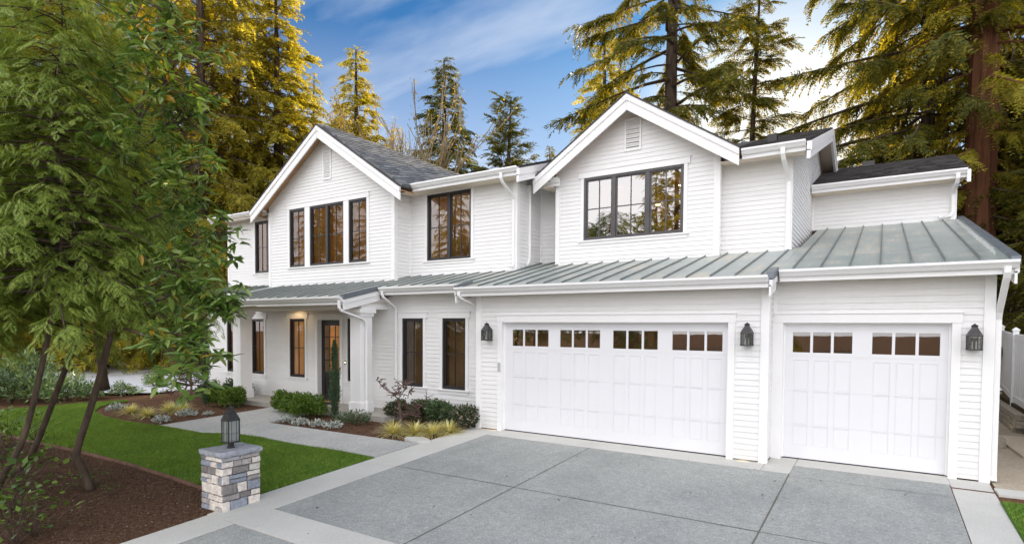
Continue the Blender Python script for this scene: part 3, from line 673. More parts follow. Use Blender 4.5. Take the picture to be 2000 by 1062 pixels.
def soff(x0, x1, y0, y1, z, zb=None): zb = z if zb is None else zb; sf.hexa([(x0, y0, z - .012), (x1, y0, z - .012), (x1, y1, zb - .012), (x0, y1, zb - .012), (x0, y0, z), (x1, y0, z), (x1, y1, zb), (x0, y1, zb)])
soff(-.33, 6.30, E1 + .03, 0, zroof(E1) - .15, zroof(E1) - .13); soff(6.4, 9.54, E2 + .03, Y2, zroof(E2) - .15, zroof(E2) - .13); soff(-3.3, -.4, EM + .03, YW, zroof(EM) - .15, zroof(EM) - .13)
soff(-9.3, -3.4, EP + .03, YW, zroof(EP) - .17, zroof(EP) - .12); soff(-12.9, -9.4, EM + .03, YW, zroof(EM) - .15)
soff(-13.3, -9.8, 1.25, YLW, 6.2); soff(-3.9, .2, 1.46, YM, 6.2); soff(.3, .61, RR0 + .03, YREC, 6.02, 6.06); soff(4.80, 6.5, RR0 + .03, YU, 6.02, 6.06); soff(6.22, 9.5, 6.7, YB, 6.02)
def shingle_slope(o, A, B, C_, D_, nu, nv, mat, name, lift=.02, jit=.25, seed=1, tilt=.016):
    """courses of separate shingles laid on the slope A-B (eave) to D-C (ridge)"""
    rng = random.Random(seed); A, B, C_, D_ = map(Vector, (A, B, C_, D_)); nrm = (B - A).cross(D_ - A).normalized()
    mb = MB(); mb.poly([A, B, C_, D_])
    def Q(u, v): return A * (1 - u) * (1 - v) + B * u * (1 - v) + C_ * u * v + D_ * (1 - u) * v
    for j in range(nv):
        off = rng.random()
        for i in range(-1, nu):
            u0, u1 = max(0, (i + off) / nu), min(1, (i + 1 + off) / nu)
            if u1 - u0 < .1 / nu: continue
            v0 = max(0, j / nv - rng.uniform(0, jit * .1) / nv); v1 = min(1, (j + 1.02) / nv); l = lift + rng.uniform(0, tilt * .5)
            a, b, c, d = Q(u0, v0), Q(u1, v0), Q(u1, v1), Q(u0, v1)
            mb.poly([a + nrm * l, b + nrm * l, c + nrm * .003, d + nrm * .003]); mb.poly([a, b, b + nrm * l, a + nrm * l])
    return mb.build(name, mat, o)
def slab(mb, P4, t):
    n = (Vector(P4[1]) - Vector(P4[0])).cross(Vector(P4[3]) - Vector(P4[0])).normalized() * t
    mb.hexa([Vector(p) - n for p in P4] + [Vector(p) for p in P4])
# main roof (left and middle)
zmr = lambda y: 6.36 + .331 * (y - 1.45)
mr = MB(); RY = 8.0
slab(mr, [(-13.35, 1.45, zmr(1.45)), (.25, 1.45, zmr(1.45)), (.25, RY, zmr(RY)), (-13.35, RY, zmr(RY))], .06)
slab(mr, [(.25, 14.6, zmr(1.45)), (-13.35, 14.6, zmr(1.45)), (-13.35, RY, zmr(RY)), (.25, RY, zmr(RY))], .06)
mroof = mr.build('shingle_roof', MAT['shingle'], HOUSE)
shingle_slope(mroof, (-3.4, 1.45, zmr(1.45) + .004), (.25, 1.45, zmr(1.45) + .004), (.25, 5, zmr(5) + .004), (-3.4, 5, zmr(5) + .004), 14, 24, MAT['shingle'], 'shingle')
gutter_x(-3.36, .18, 1.45, 6.375); gutter_x(-13.35, -9.95, 1.30, 6.34)
rk = Each('rake_board', MAT['trim'])                                            # rake boards of the main roof's right end
for d0, d1, tk in ((.03, .20, .03), (.18, .36, .008)):
    rk.hexa([(.20, 1.33, zmr(1.33) - d1), (.25 + tk, 1.33, zmr(1.33) - d1), (.25 + tk, RY, zmr(RY) - d1), (.20, RY, zmr(RY) - d1), (.20, 1.33, zmr(1.33) - d0), (.25 + tk, 1.33, zmr(1.33) - d0), (.25 + tk, RY, zmr(RY) - d0), (.20, RY, zmr(RY) - d0)])
# right roof
RRX0, RRX1, RRY = .28, 6.62, 7.97
rr = MB()
for xa, xb, ya in ((RRX0, .60, RR0), (.60, 4.79, 3.0), (4.79, RRX1, RR0)): slab(rr, [(xa, ya, zrr(ya)), (xb, ya, zrr(ya)), (xb, RRY, zrr(RRY)), (xa, RRY, zrr(RRY))], .06)
slab(rr, [(RRX1, 13.6, zrr(RR0)), (RRX0, 13.6, zrr(RR0)), (RRX0, RRY, zrr(RRY)), (RRX1, RRY, zrr(RRY))], .06)
rroof = rr.build('shingle_roof', MAT['shingle'], HOUSE)
shingle_slope(rroof, (4.9, RR0, zrr(RR0) + .004), (RRX1, RR0, zrr(RR0) + .004), (RRX1, RRY, zrr(RRY) + .004), (4.9, RRY, zrr(RRY) + .004), 8, 42, MAT['shingle'], 'shingle', seed=3)
gutter_x(5.3, 6.53, RR0, zrr(RR0) + .0); gutter_x(.33, .8, RR0 + .1, zrr(RR0) + .03)
rk = Each('rake_board', MAT['trim'])
for ya, yb in ((RR0 - .12, RRY), (13.72, RRY)):
    za = zrr(RR0) - .331 * .12; zb = zrr(RRY)
    for d0, d1, tk in ((.02, .20, .03), (.18, .36, .008)):
        lo = [(6.56, ya, za - d1), (6.62 + tk, ya, za - d1), (6.62 + tk, yb, zb - d1), (6.56, yb, zb - d1)]
        hi = [(6.56, ya, za - d0), (6.62 + tk, ya, za - d0), (6.62 + tk, yb, zb - d0), (6.56, yb, zb - d0)]
        rk.hexa(lo + hi)
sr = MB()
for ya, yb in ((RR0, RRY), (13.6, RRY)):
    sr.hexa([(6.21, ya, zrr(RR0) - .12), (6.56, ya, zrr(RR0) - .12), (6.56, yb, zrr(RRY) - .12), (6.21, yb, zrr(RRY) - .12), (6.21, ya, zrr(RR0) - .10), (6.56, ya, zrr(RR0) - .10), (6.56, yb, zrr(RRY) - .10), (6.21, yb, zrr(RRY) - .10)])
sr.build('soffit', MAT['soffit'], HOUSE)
# back wing roof
zbw = lambda y: 6.21 + .333 * (y - 6.67)
bw = MB(); BY = 10.6
slab(bw, [(6.21, 6.67, zbw(6.67)), (9.6, 6.67, zbw(6.67)), (9.6, BY, zbw(BY)), (6.21, BY, zbw(BY))], .06)
slab(bw, [(9.6, 14.53, zbw(6.67)), (6.21, 14.53, zbw(6.67)), (6.21, BY, zbw(BY)), (9.6, BY, zbw(BY))], .06)
bwo = bw.build('shingle_roof', MAT['shingle'], HOUSE)
shingle_slope(bwo, (6.24, 6.67, zbw(6.67) + .004), (9.6, 6.67, zbw(6.67) + .004), (9.6, BY, zbw(BY) + .004), (6.24, BY, zbw(BY) + .004), 14, 28, MAT['shingle'], 'shingle', seed=5)
gutter_x(6.24, 9.55, 6.67, zbw(6.67) + .0)
rk = Each('rake_board', MAT['trim'])
for ya, yb in ((6.55, BY), (14.65, BY)):
    za, zb = zbw(6.55), zbw(BY)
    rk.hexa([(9.54, ya, za - .30), (9.61, ya, za - .30), (9.61, yb, zb - .30), (9.54, yb, zb - .30), (9.54, ya, za - .015), (9.61, ya, za - .015), (9.61, yb, zb - .015), (9.54, yb, zb - .015)])
# front gables
def gable_roof(xc, za, sl, half, yf, yback, wide, seed):
    zt = za - sl * half
    for sx in (-1, 1):
        x1 = xc + sx * half
        q = [(x1, yf, zt), (xc, yf, za), (xc, yback, za), (x1, yback, zt)]
        if sx < 0: q = [q[0], q[3], q[2], q[1]]
        else: q = [q[0], q[1], q[2], q[3]]
        n = (Vector(q[1]) - Vector(q[0])).cross(Vector(q[3]) - Vector(q[0]))
        if n.z < 0: q = q[::-1]
        mb = MB(); slab(mb, q, .05); r = mb.build('gable_roof', MAT['shingle'], HOUSE)
        if wide:
            rng = random.Random(seed); tb = MB(); nu, nv = 20, 26; L = yback - yf
            nr = Vector((sx * sl, 0, 1)).normalized()
            for i in range(nu):
                for j in range(nv):
                    w = lambda vv: .06 * math.sin(vv * 9 + i * .7)
                    ya, yb = yf + L * i / nu, yf + L * (i + 1.0) / nu
                    v0, v1 = j / nv, (j + 1.03) / nv
                    pt = lambda v, y, h: Vector((xc + sx * half * (1 - v), y + w(v), zt + sl * half * v)) + nr * h
                    a = rng.uniform(0, .006)
                    lo_, hi_ = .004 + a, .105 + a
                    yg = ya + .055; lo_, hi_ = .05 + a, .085 + a
                    p = [pt(v0, yg, lo_ + .012), pt(v0, yb, hi_ + .012), pt(v1, yb, hi_), pt(v1, yg, lo_)]
                    if sx < 0: p = p[::-1]
                    tb.poly(p); tb.poly([pt(v0, yb, hi_ + .012), pt(v0, yb, 0), pt(v1, yb, 0), pt(v1, yb, hi_)]); tb.poly([pt(v0, yg, 0), pt(v0, yb, 0), pt(v0, yb, hi_ + .012), pt(v0, yg, lo_ + .012)]); tb.poly([pt(v0, yg, 0), pt(v0, yg, lo_ + .012), pt(v1, yg, lo_), pt(v1, yg, 0)])
            tb.build('shingle', MAT['tile'], r)
        f = MB(); s2 = MB()
        for d0, d1, tk in ((.03, .17, .04), (.15, .40, .012)):
            f.hexa([(x1, yf - tk, zt - d1), (xc, yf - tk, za - d1), (xc, yf + .03, za - d1), (x1, yf + .03, zt - d1), (x1, yf - tk, zt - d0), (xc, yf - tk, za - d0), (xc, yf + .03, za - d0), (x1, yf + .03, zt - d0)] if sx < 0 else
                   [(xc, yf - tk, za - d1), (x1, yf - tk, zt - d1), (x1, yf + .03, zt - d1), (xc, yf + .03, za - d1), (xc, yf - tk, za - d0), (x1, yf - tk, zt - d0), (x1, yf + .03, zt - d0), (xc, yf + .03, za - d0)])
        e0, e1 = (xc, x1) if sx > 0 else (x1, xc); zz = lambda x: za - sl * abs(x - xc)
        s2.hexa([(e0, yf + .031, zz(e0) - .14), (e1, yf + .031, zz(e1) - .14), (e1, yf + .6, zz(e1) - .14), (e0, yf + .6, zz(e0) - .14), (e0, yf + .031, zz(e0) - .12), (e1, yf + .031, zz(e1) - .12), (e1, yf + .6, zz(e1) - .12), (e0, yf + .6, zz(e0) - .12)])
        f.build('rake_board', MAT['trim'], r); s2.build('soffit', MAT['sunwarm_soffit'], r)
        c = MB(); sl_ = Vector((x1 - xc, 0, zt - za)).normalized()
        c.hexa([(e0, yf - .055, zz(e0) - .03), (e1, yf - .055, zz(e1) - .03), (e1, yf + .02, zz(e1) - .03), (e0, yf + .02, zz(e0) - .03), (e0, yf - .055, zz(e0) + .012), (e1, yf - .055, zz(e1) + .012), (e1, yf + .02, zz(e1) + .012), (e0, yf + .02, zz(e0) + .012)])
        c.build('drip_edge', MAT['shingle'], r)
    k = MB(); k.poly([(xc - .13, yf - .047, za - .05 - .13 * sl), (xc + .13, yf - .047, za - .05 - .13 * sl), (xc, yf - .047, za - .045)])
    k.box(xc - .004, xc + .004, yf - .046, yf - .02, za - .40, za - .17); k.build('rake_joint', MAT['trim'], HOUSE)
gable_roof(LXC, 8.53, LSL, 3.45, .93, 8.2, True, 4)
gable_roof(RXC, 7.91, RSL, 2.545, 2.2, 7.6, False, 6)
rv = MB(); c = (5.62, 4.2, zrr(4.2)); rv.box(c[0] - .1, c[0] + .1, c[1] - .1, c[1] + .1, c[2] - .02, c[2] + .17); rv.build('roof_vent', MAT['blackpl'], HOUSE)
rv = MB(); rv.box(7.3, 7.62, 9.9, 10.2, zbw(10.2) - .05, zbw(10.2) + .10); rv.build('roof_vent', MAT['bronze'], HOUSE)

# ---- downspouts
def spout(pts, w=.075, d=.055):
    mb = MB(); mb.rtube(pts, w, d); return mb.build('downspout', MAT['trim'], HOUSE)
zt = zroof(EP) - .13
spout([(-3.47, EP - .07, zt + .02), (-3.47, EP - .07, zt - .16), (-3.44, EP - .03, zt - .24), (-3.39, -.44, zt - .42), (-3.375, -.32, zt - .50), (-3.375, -.28, zt - .62), (-3.375, -.28, .42), (-3.35, -.30, .34), (-3.33, -.32, .06)])
zt = zroof(EM) - .13
spout([(-3.20, EM - .06, zt + .02), (-3.20, EM - .06, zt - .08), (-3.18, EM - .02, zt - .15), (-3.13, .46, zt - .36), (-3.12, .535, zt - .44), (-3.12, .535, zt - .56), (-3.12, .535, .08)])
zt = zroof(E1) - .13
spout([(-.22, E1 - .06, zt + .02), (-.22, E1 - .06, zt - .06), (-.21, E1 - .02, zt - .12), (-.08, .40, zt - .40), (-.075, .5, zt - .46), (-.075, .53, zt - .56), (-.075, .53, .08)])
zt = zroof(E2) - .13
spout([(9.43, E2 - .06, zt + .02), (9.43, E2 - .06, zt - .06), (9.43, E2 - .02, zt - .13), (9.42, .58, zt - .62), (9.42, .64, zt - .74), (9.42, .64, .1), (9.42, .60, .03)], .085)
spout([(-.31, 1.39, 6.27), (-.31, 1.39, 6.14), (-.30, 1.45, 6.05), (-.27, 1.86, 5.80), (-.27, 1.93, 5.70), (-.27, 1.93, 4.0), (-.27, 1.84, 3.93)])
spout([(-.14, 2.55, 6.13), (-.14, 2.55, 4.22), (-.12, 2.45, 4.08), (-.08, 2.32, 4.02)])
cbx = MB(); cbx.box(-.19, -.08, 2.47, 2.62, 6.0, 6.16); cbx.build('downspout_head', MAT['trim'], HOUSE)
spout([(6.11, 2.27, 6.1), (6.11, 2.27, 5.98), (6.12, 2.34, 5.88), (6.165, 2.76, 5.62), (6.165, 2.84, 5.52), (6.165, 2.85, 4.06)], .085)
spout([(9.37, 6.60, 6.11), (9.37, 6.60, 6.0), (9.36, 6.68, 5.9), (9.33, 7.06, 5.78), (9.33, 7.12, 5.7), (9.33, 7.12, 5.28), (9.28, 7.1, 5.19), (9.05, 7.08, 5.16)], .085)

# ---- garage doors
def plate(mb, fr, a0, a1, z0, z1, holes, p, depth):
    A = sorted({a0, a1} | {q for h in holes for q in h[:2]}); Z = sorted({z0, z1} | {q for h in holes for q in h[2:]})
    for x0, x1 in zip(A, A[1:]):
        for y0, y1 in zip(Z, Z[1:]):
            cx_, cz_ = (x0 + x1) / 2, (y0 + y1) / 2
            if any(h[0] < cx_ < h[1] and h[2] < cz_ < h[3] for h in holes): continue
            fr.quad(mb, x0, x1, y0, y1, p)
    for h in holes:
        q = [(h[0], h[2]), (h[1], h[2]), (h[1], h[3]), (h[0], h[3])]
        for k in range(4):
            (a, z), (b, w) = q[k], q[(k + 1) % 4]
            mb.poly([fr.P(a, p, z), fr.P(a, p - depth, z), fr.P(b, p - depth, w), fr.P(b, p, w)])
def garage_door(fr, a0, a1, starts):
    root = MB(); p = -.11; holes = []; pan = []
    for s in starts:
        for k in range(3):
            x = s + k * .3235; pan.append((x, x + .28, 1.94, 2.305)); holes.append((x, x + .28, 1.94, 2.305))
            for (za, zb) in ((1.262, 1.80), (.642, 1.235), (.255, .615)): holes.append((x + .02, x + .262, za, zb))
    gr = [(a0 + .001, a1 - .001, z - .0012, z + .0012) for z in (1.2485, .6285, 1.870)]
    plate(root, fr, a0, a1, .03, ZD + .01, holes + gr, p, .011)
    for h in gr: fr.quad(root, *h, p - .011)
    for h in holes:
        if h[2] < 1.9: 
            e = .022
            root.poly([fr.P(h[0], p - .011, h[2]), fr.P(h[1], p - .011, h[2]), fr.P(h[1] - e, p - .006, h[2] + e), fr.P(h[0] + e, p - .006, h[2] + e)])
            root.poly([fr.P(h[0] + e, p - .006, h[3] - e), fr.P(h[1] - e, p - .006, h[3] - e), fr.P(h[1], p - .011, h[3]), fr.P(h[0], p - .011, h[3])])
            root.poly([fr.P(h[0], p - .011, h[2]), fr.P(h[0] + e, p - .006, h[2] + e), fr.P(h[0] + e, p - .006, h[3] - e), fr.P(h[0], p - .011, h[3])])
            root.poly([fr.P(h[1] - e, p - .006, h[2] + e), fr.P(h[1], p - .011, h[2]), fr.P(h[1], p - .011, h[3]), fr.P(h[1] - e, p - .006, h[3] - e)])
            fr.quad(root, h[0] + e, h[1] - e, h[2] + e, h[3] - e, p - .006)
    d = root.build('garage_door', MAT['door_white'], HOUSE)
    for h in pan:
        g = MB(); fr.quad(g, *h, p - .014); g.build('door_pane', MAT['glass_garage'], d)
    g = MB(); fr.quad(g, a0, a1, 1.7, 2.5, p - .8); g.build('room_wall', MAT['room_garage'], d)
    s = MB(); fr.box(s, a0 + .01, a1 - .01, p - .03, p + .004, .005, .03); s.build('bottom_seal', MAT['blackpl'], d)
    t = MB()
    fr.box(t, a0 - .115, a0, -.12, .032, 0, ZD); fr.box(t, a1, a1 + .115, -.12, .032, 0, ZD)
    fr.box(t, a0 - .13, a1 + .13, -.12, .040, ZD, ZD + .155); fr.box(t, a0 - .145, a1 + .145, -.02, .06, ZD + .155, ZD + .175)
    t.build('door_trim', MAT['trim'], d)
    t = MB()
    for x0, x1 in ((a0, a0 + .03), (a1 - .03, a1)): fr.box(t, x0, x1, p - .02, p + .035, .03, ZD)
    fr.box(t, a0 + .03, a1 - .03, p - .02, p + .035, ZD - .03, ZD); t.build('door_stop', MAT['trim'], d)
    return d
garage_door(f0, *G1D, [.895, 2.108, 3.323, 4.538]); garage_door(f2, *G2D, [6.567, 7.785])
kp = MB(); f0.box(kp, .60, .66, .033, .06, 1.36, 1.56); kp.build('door_keypad', MAT['plastic'], HOUSE, bevel=.006)
# ---- porch
def column(x0, x1, y0, y1):
    mb = MB(); mb.box(x0 + .03, x1 - .03, y0 + .03, y1 - .03, .1, 2.80)
    c = mb.build('porch_column', MAT['trim'], HOUSE, bevel=.006)
    b = MB(); b.box(x0, x1, y0, y1, -.02, .36); b.box(x0 + .012, x1 - .012, y0 + .012, y1 - .012, .36, .375); b.build('base', MAT['trim'], c, bevel=.005)
    b = MB(); b.box(x0 - .005, x1 + .005, y0 - .005, y1 + .005, 2.62, 2.70); b.box(x0 - .045, x1 + .045, y0 - .045, y1 + .045, 2.70, 2.81); b.build('capital', MAT['trim'], c, bevel=.004)
column(-3.88, -3.42, -.44, .02); column(-9.21, -8.75, -.44, .02)
bm = MB(); bm.box(-9.2, -3.43, -.40, -.02, 2.812, 3.06); bm.box(-3.80, -3.44, -.019, YW, 2.813, 3.12); bm.box(-9.19, -8.83, -.019, YW, 2.813, 3.12); bm.build('porch_beam', MAT['trim'], HOUSE)
pl = MB(); pl.lathe((-7.2, .2, 2.935), [(.07, 0), (.07, .012)], 16); pl.build('porch_downlight', MAT['lamp'], HOUSE)
ll = bpy.data.lights.new('porch_downlight_lamp', 'SPOT'); ll.energy = 3.5; ll.color = (1, .66, .32); ll.spot_size = R_(150); ll.shadow_soft_size = .07
lo = bpy.data.objects.new('porch_downlight_lamp', ll); col.objects.link(lo); lo.location = (-7.2, .2, 2.90); lo.parent = HOUSE
# front door
fd = MB(); D0, D1 = -6.375, -5.385; pd = -.13
cw = [(D0 + .13 + k * .245, D0 + .13 + k * .245 + .225) for k in range(3)]; rw = [(1.0 + k * .35, 1.0 + k * .35 + .325) for k in range(4)]
plate(fd, fw_, D0, D1, .11, 2.54, [(a, b, z, w) for a, b in cw for z, w in rw] + [(D0 + .14, D0 + .46, .30, .84), (D1 - .46, D1 - .14, .30, .84)], pd, .02)
fw_.quad(fd, D0, D1, .11, .99, pd - .02); fw_.quad(fd, D0 + .2, D0 + .4, .36, .78, pd - .008); fw_.quad(fd, D1 - .4, D1 - .2, .36, .78, pd - .008)
door = fd.build('front_door', MAT['darkwood'], HOUSE)
g = MB(); fw_.quad(g, D0 + .1, D1 - .1, .995, 2.42, pd - .012); g.build('pane', MAT['glass'], door)
g = MB(); fw_.quad(g, D0 - .2, D1 + .2, .0, 2.7, -.6); g.build('room_wall', MAT['room_entry'], door)
g = MB(); c = fw_.P(D1 - .06, pd + .05, 1.05); g.tube([fw_.P(D1 - .06, pd, 1.08), fw_.P(D1 - .06, pd + .055, 1.08), fw_.P(D1 - .06, pd + .055, .82), fw_.P(D1 - .06, pd, .82)], .012, 8); g.build('handle', MAT['bronze'], door)
t = MB()
fw_.box(t, D0 - .11, D0, -.14, .03, .1, 2.54); fw_.box(t, D1, D1 + .11, -.14, .03, .1, 2.54); fw_.box(t, D0 - .17, D1 + .17, -.14, .04, 2.54, 2.70); fw_.box(t, D0 - .19, D1 + .19, -.02, .06, 2.70, 2.72)
t.build('door_trim', MAT['trim'], door)
mt = MB(); mt.box(D0 + .05, D1 - .05, .02, .5, .102, .116); tag(mt.build('door_mat', MAT['blackpl']), 'dark door mat lying in front of the black entrance door', 'door mat')
db = MB(); fw_.box(db, -5.175, -5.10, .012, .035, 1.26, 1.36); dbo = db.build('doorbell', MAT['blackpl'], HOUSE); q = MB(); c = fw_.P(-5.138, .036, 1.31); q.lathe((c.x, c.y - .004, c.z - .01), [(.012, 0), (.012, .02)], 10); q.build('button', MAT['lamp'], dbo)

# ------------------------------------------------------------------ lanterns and pillar
def lantern_body(parent, zb, hw=.085, hb=.21, roof=1.0, glass='glass_lamp'):
    """square glass lantern standing on z = zb: frame, panes, curved roof, finial, candle sleeves"""
    f = MB(); e = .0075
    f.box(-hw - .012, hw + .012, -hw - .012, hw + .012, zb, zb + .018)
    for sx in (-1, 1):
        for sy in (-1, 1): f.box(sx * hw - e, sx * hw + e, sy * hw - e, sy * hw + e, zb + .018, zb + hb)
    for s in (-1, 1):
        for z in (zb + hb * .42,):
            f.box(-hw + e, hw - e, s * hw - .004, s * hw + .004, z - .002, z + .002); f.box(s * hw - .004, s * hw + .004, -hw + e, hw - e, z - .002, z + .002)
        for a in (-hw / 2.2, hw / 2.2):
            f.box(a - .002, a + .002, s * hw - .0035, s * hw + .0035, zb + .018, zb + hb); f.box(s * hw - .0035, s * hw + .0035, a - .002, a + .002, zb + .018, zb + hb)
    f.box(-hw - .01, hw + .01, -hw - .01, hw + .01, zb + hb, zb + hb + .012)
    f.build('frame', MAT['bronze'], parent)
    r = MB(); r.lathe((0, 0, zb + hb + .012), [(a_, b_ * roof) for a_, b_ in ((hw + .012, 0), (hw * .98, .03), (hw * .78, .07), (hw * .52, .105), (hw * .42, .125), (hw * .42, .14), (hw * .5, .145), (hw * .5, .152))], 4, True)
    r.lathe((0, 0, zb + hb + .012 + .148 * roof), [(hw * .34, 0), (hw * .5, .006), (hw * .5, .012), (hw * .2, .026), (.006, .04)], 10); r.build('lamp_roof', MAT['bronze'], parent)
    g = MB(); h2 = hw - .003
    for q in ([(-h2, -h2), (h2, -h2)], [(h2, -h2), (h2, h2)], [(h2, h2), (-h2, h2)], [(-h2, h2), (-h2, -h2)]):
        (a, b), (c, d) = q; g.poly([(a, b, zb + .018), (c, d, zb + .018), (c, d, zb + hb), (a, b, zb + hb)])
    g.build('pane', MAT[glass], parent)
    c = MB()
    for a in (-.025, .025): c.lathe((a, 0, zb + .018), [(.011, 0), (.011, .075), (.007, .078), (.006, .10), (.001, .125)], 8)
    c.build('candle', MAT['vinyl'], parent)
def wall_lantern(x, y, z, label):
    t = empty('wall_lantern', (x, y - .135, z), label, 'lantern', 'black lanterns on the garage front')
    b = MB(); b.box(-.06, .06, .112, .131, .02, .27); b.box(-.02, .02, .085, .112, .22, .25); b.box(-.02, .02, .085, .112, .03, .05); b.build('back_plate', MAT['bronze'], t)
    lantern_body(t, 0); return t
wall_lantern(.352, 0, 2.055, 'black square wall lantern on white siding left of the wide garage door')
wall_lantern(5.93, 0, 2.06, 'black square wall lantern on white siding between the two garage doors')
wall_lantern(9.115, Y2, 2.05, 'black square wall lantern right of the narrow garage door by the corner')
def stone_pillar():
    x0, x1, y0, y1 = -.43, .10, -6.27, -5.66; cx_, cy_ = (x0 + x1) / 2, (y0 + y1) / 2; zb, zt = -.32, .475
    root = empty('stone_pillar', (cx_, cy_, zb), 'short square pillar of white and blue grey ledge stone at the driveway edge', 'stone pillar')
    core = MB(); core.box(x0 + .02 - cx_, x1 - .02 - cx_, y0 + .02 - cy_, y1 - .02 - cy_, -.1, zt - zb); core.build('mortar_core', MAT['mortar'], root)
    rng = random.Random(12); st = MB()
    hx, hy = (x1 - x0) / 2, (y1 - y0) / 2
    z = 0; rows = []
    H = zt - zb
    hs = [.16, .085, .15, .13, .105, .09, .065]; s = sum(hs); hs = [h * H / s for h in hs]
    for ri, h in enumerate(hs):
        # walk round the perimeter
        sides = [((-hx, -hy), (hx, -hy)), ((hx, -hy), (hx, hy)), ((hx, hy), (-hx, hy)), ((-hx, hy), (-hx, -hy))]
        for si, (a, b) in enumerate(sides):
            A, B = Vector((*a, 0)), Vector((*b, 0)); Ln = (B - A).length; u = (B - A).normalized(); n = Vector((u.y, -u.x, 0)); e = 0
            while e < Ln - .02:
                w = rng.uniform(.10, .30) * (1.1 if h > .1 else 1)
                if Ln - e - w < .08: w = Ln - e
                sub = [(0, h)] if (h < .12 or rng.random() < .62) else [(0, h * .5), (h * .5, h)]
                for (s0, s1) in sub:
                    g = .005; pr = rng.uniform(.0, .014); j = lambda: rng.uniform(-.005, .005); c = .012
                    u0, u1, w0, w1 = e + g, e + w - g, z + s0 + g, z + s1 - g
                    o = A - n * .03
                    def Pp(uu, pp, zz): return A + u * uu + n * pp + Vector((0, 0, zz))
                    m = 3; i = len(st.v); G = []
                    for yy in range(m + 1):
                        for xx in range(m + 1):
                            fu, fv = xx / m, yy / m; edge = xx in (0, m) or yy in (0, m)
                            st.v.append(tuple(Pp(u0 + (u1 - u0) * fu + (j() if edge else 0), (-.012 if edge else pr + rng.uniform(-.004, .005)), w0 + (w1 - w0) * fv + (j() if edge else 0))))
                    # slightly inset ring so faces stay broad
                    for yy in range(m):
                        for xx in range(m):
                            a0 = i + yy * (m + 1) + xx; st.f.append((a0, a0 + 1, a0 + m + 2, a0 + m + 1))
                    # broaden: move inner points out towards the edge
                    for yy in (1, 2):
                        for xx in (1, 2):
                            k = i + yy * (m + 1) + xx
                            fu = .09 if xx == 1 else .91; fv = .13 if yy == 1 else .87
                            st.v[k] = tuple(Pp(u0 + (u1 - u0) * fu, pr + rng.uniform(-.003, .004), w0 + (w1 - w0) * fv))
                e += w
        z += h
    st.build('stone', MAT['stone'], root)
    cp = MB(); c0, c1, d0, d1 = x0 - .022 - cx_, x1 + .022 - cx_, y0 - .022 - cy_, y1 + .022 - cy_; n = 9
    zc = zt - zb; per = []
    for k in range(n): per.append((c0 + (c1 - c0) * k / n, d0))
    for k in range(n): per.append((c1, d0 + (d1 - d0) * k / n))
    for k in range(n): per.append((c1 - (c1 - c0) * k / n, d1))
    for k in range(n): per.append((c0, d1 - (d1 - d0) * k / n))
    rj = lambda q: rng.uniform(-q, q); rings = []
    for zz, ins, jt in ((0, .012, .006), (.03, 0, .008), (.062, .003, .006), (.075, .012, .003)):
        i = len(cp.v); rings.append(i)
        for (a, b) in per:
            L_ = max(abs(a), abs(b)); cp.v.append((a * (1 - ins / .32) + rj(jt), b * (1 - ins / .36) + rj(jt), zc + zz + rj(.003 if zz else 0)))
    m = len(per)
    for k in range(3):
        for q in range(m): cp.f.append((rings[k] + q, rings[k] + (q + 1) % m, rings[k + 1] + (q + 1) % m, rings[k + 1] + q))
    cp.f.append(tuple(rings[0] + q for q in range(m - 1, -1, -1))); cp.f.append(tuple(rings[3] + q for q in range(m)))
    cp.build('cap', MAT['cap'], root)
    ln = empty('post_lantern', (cx_, cy_, zt + .074), 'black glass lantern standing on top of the stone pillar', 'lantern')
    p = MB(); p.box(-.032, .032, -.032, .032, 0, .10); p.box(-.045, .045, -.045, .045, -.005, .008); p.build('post', MAT['bronze'], ln)
    lantern_body(ln, .085, .084, .32, 1.15, 'glass_post')
stone_pillar()

# ------------------------------------------------------------------ plants: numpy builders
def norm(a): return a / np.maximum(np.linalg.norm(a, axis=-1, keepdims=True), 1e-9)
def frames(d, rng, upv=(0, 0, 1), roll=0.):
    """rotation matrices whose x axis is d, z axis as near to up as possible, plus a random roll"""
    d = norm(np.asarray(d, float)); up = np.broadcast_to(np.asarray(upv, float), d.shape)
    y = np.cross(up, d); bad = np.linalg.norm(y, axis=1) < .05
    y[bad] = np.cross(np.array([0, 1., .2]), d[bad]); y = norm(y); z = np.cross(d, y)
    if roll is not None:
        a = rng.normal(0, 1, len(d)) * roll if roll < 10 else rng.uniform(0, 6.283, len(d))
        c, s = np.cos(a)[:, None], np.sin(a)[:, None]; y, z = y * c + z * s, z * c - y * s
    return np.stack([d, y, z], -1)
def instance(T, TF, pos, rot, sc):
    """copies of template (verts T, faces TF) at pos with rot and scale"""
    sc = np.asarray(sc, float)
    if sc.ndim == 1: sc = sc[:, None]
    V = np.einsum('nij,nkj->nki', rot, T[None] * sc[:, None, :] if sc.shape[1] == 3 else T[None] * sc[:, :, None]) + pos[:, None, :]
    n, k = len(pos), len(T)
    F = TF[None] + (np.arange(n) * k)[:, None, None]
    return V.reshape(-1, 3), F.reshape(-1, TF.shape[1])
def cat(parts):
    V = []; F = []; o = 0
    for v, f in parts: V.append(v); F.append(f + o); o += len(v)
    return np.concatenate(V), np.concatenate(F)
LEAF = np.array([[0, 0, 0], [.35, -.5, .03], [1, 0, -.06], [.35, .5, .03]], float); LEAFF = np.array([[0, 1, 2, 3]])
LEAF6 = np.array([[0, 0, 0], [.3, -.5, .10], [.72, -.36, .06], [1, 0, -.10], [.72, .36, .06], [.3, .5, .10], [.3, 0, 0], [.72, 0, -.02]], float)
LEAF6F = np.array([[0, 1, 2, 6], [0, 6, 4, 5], [6, 2, 3, 7], [6, 7, 3, 4]])
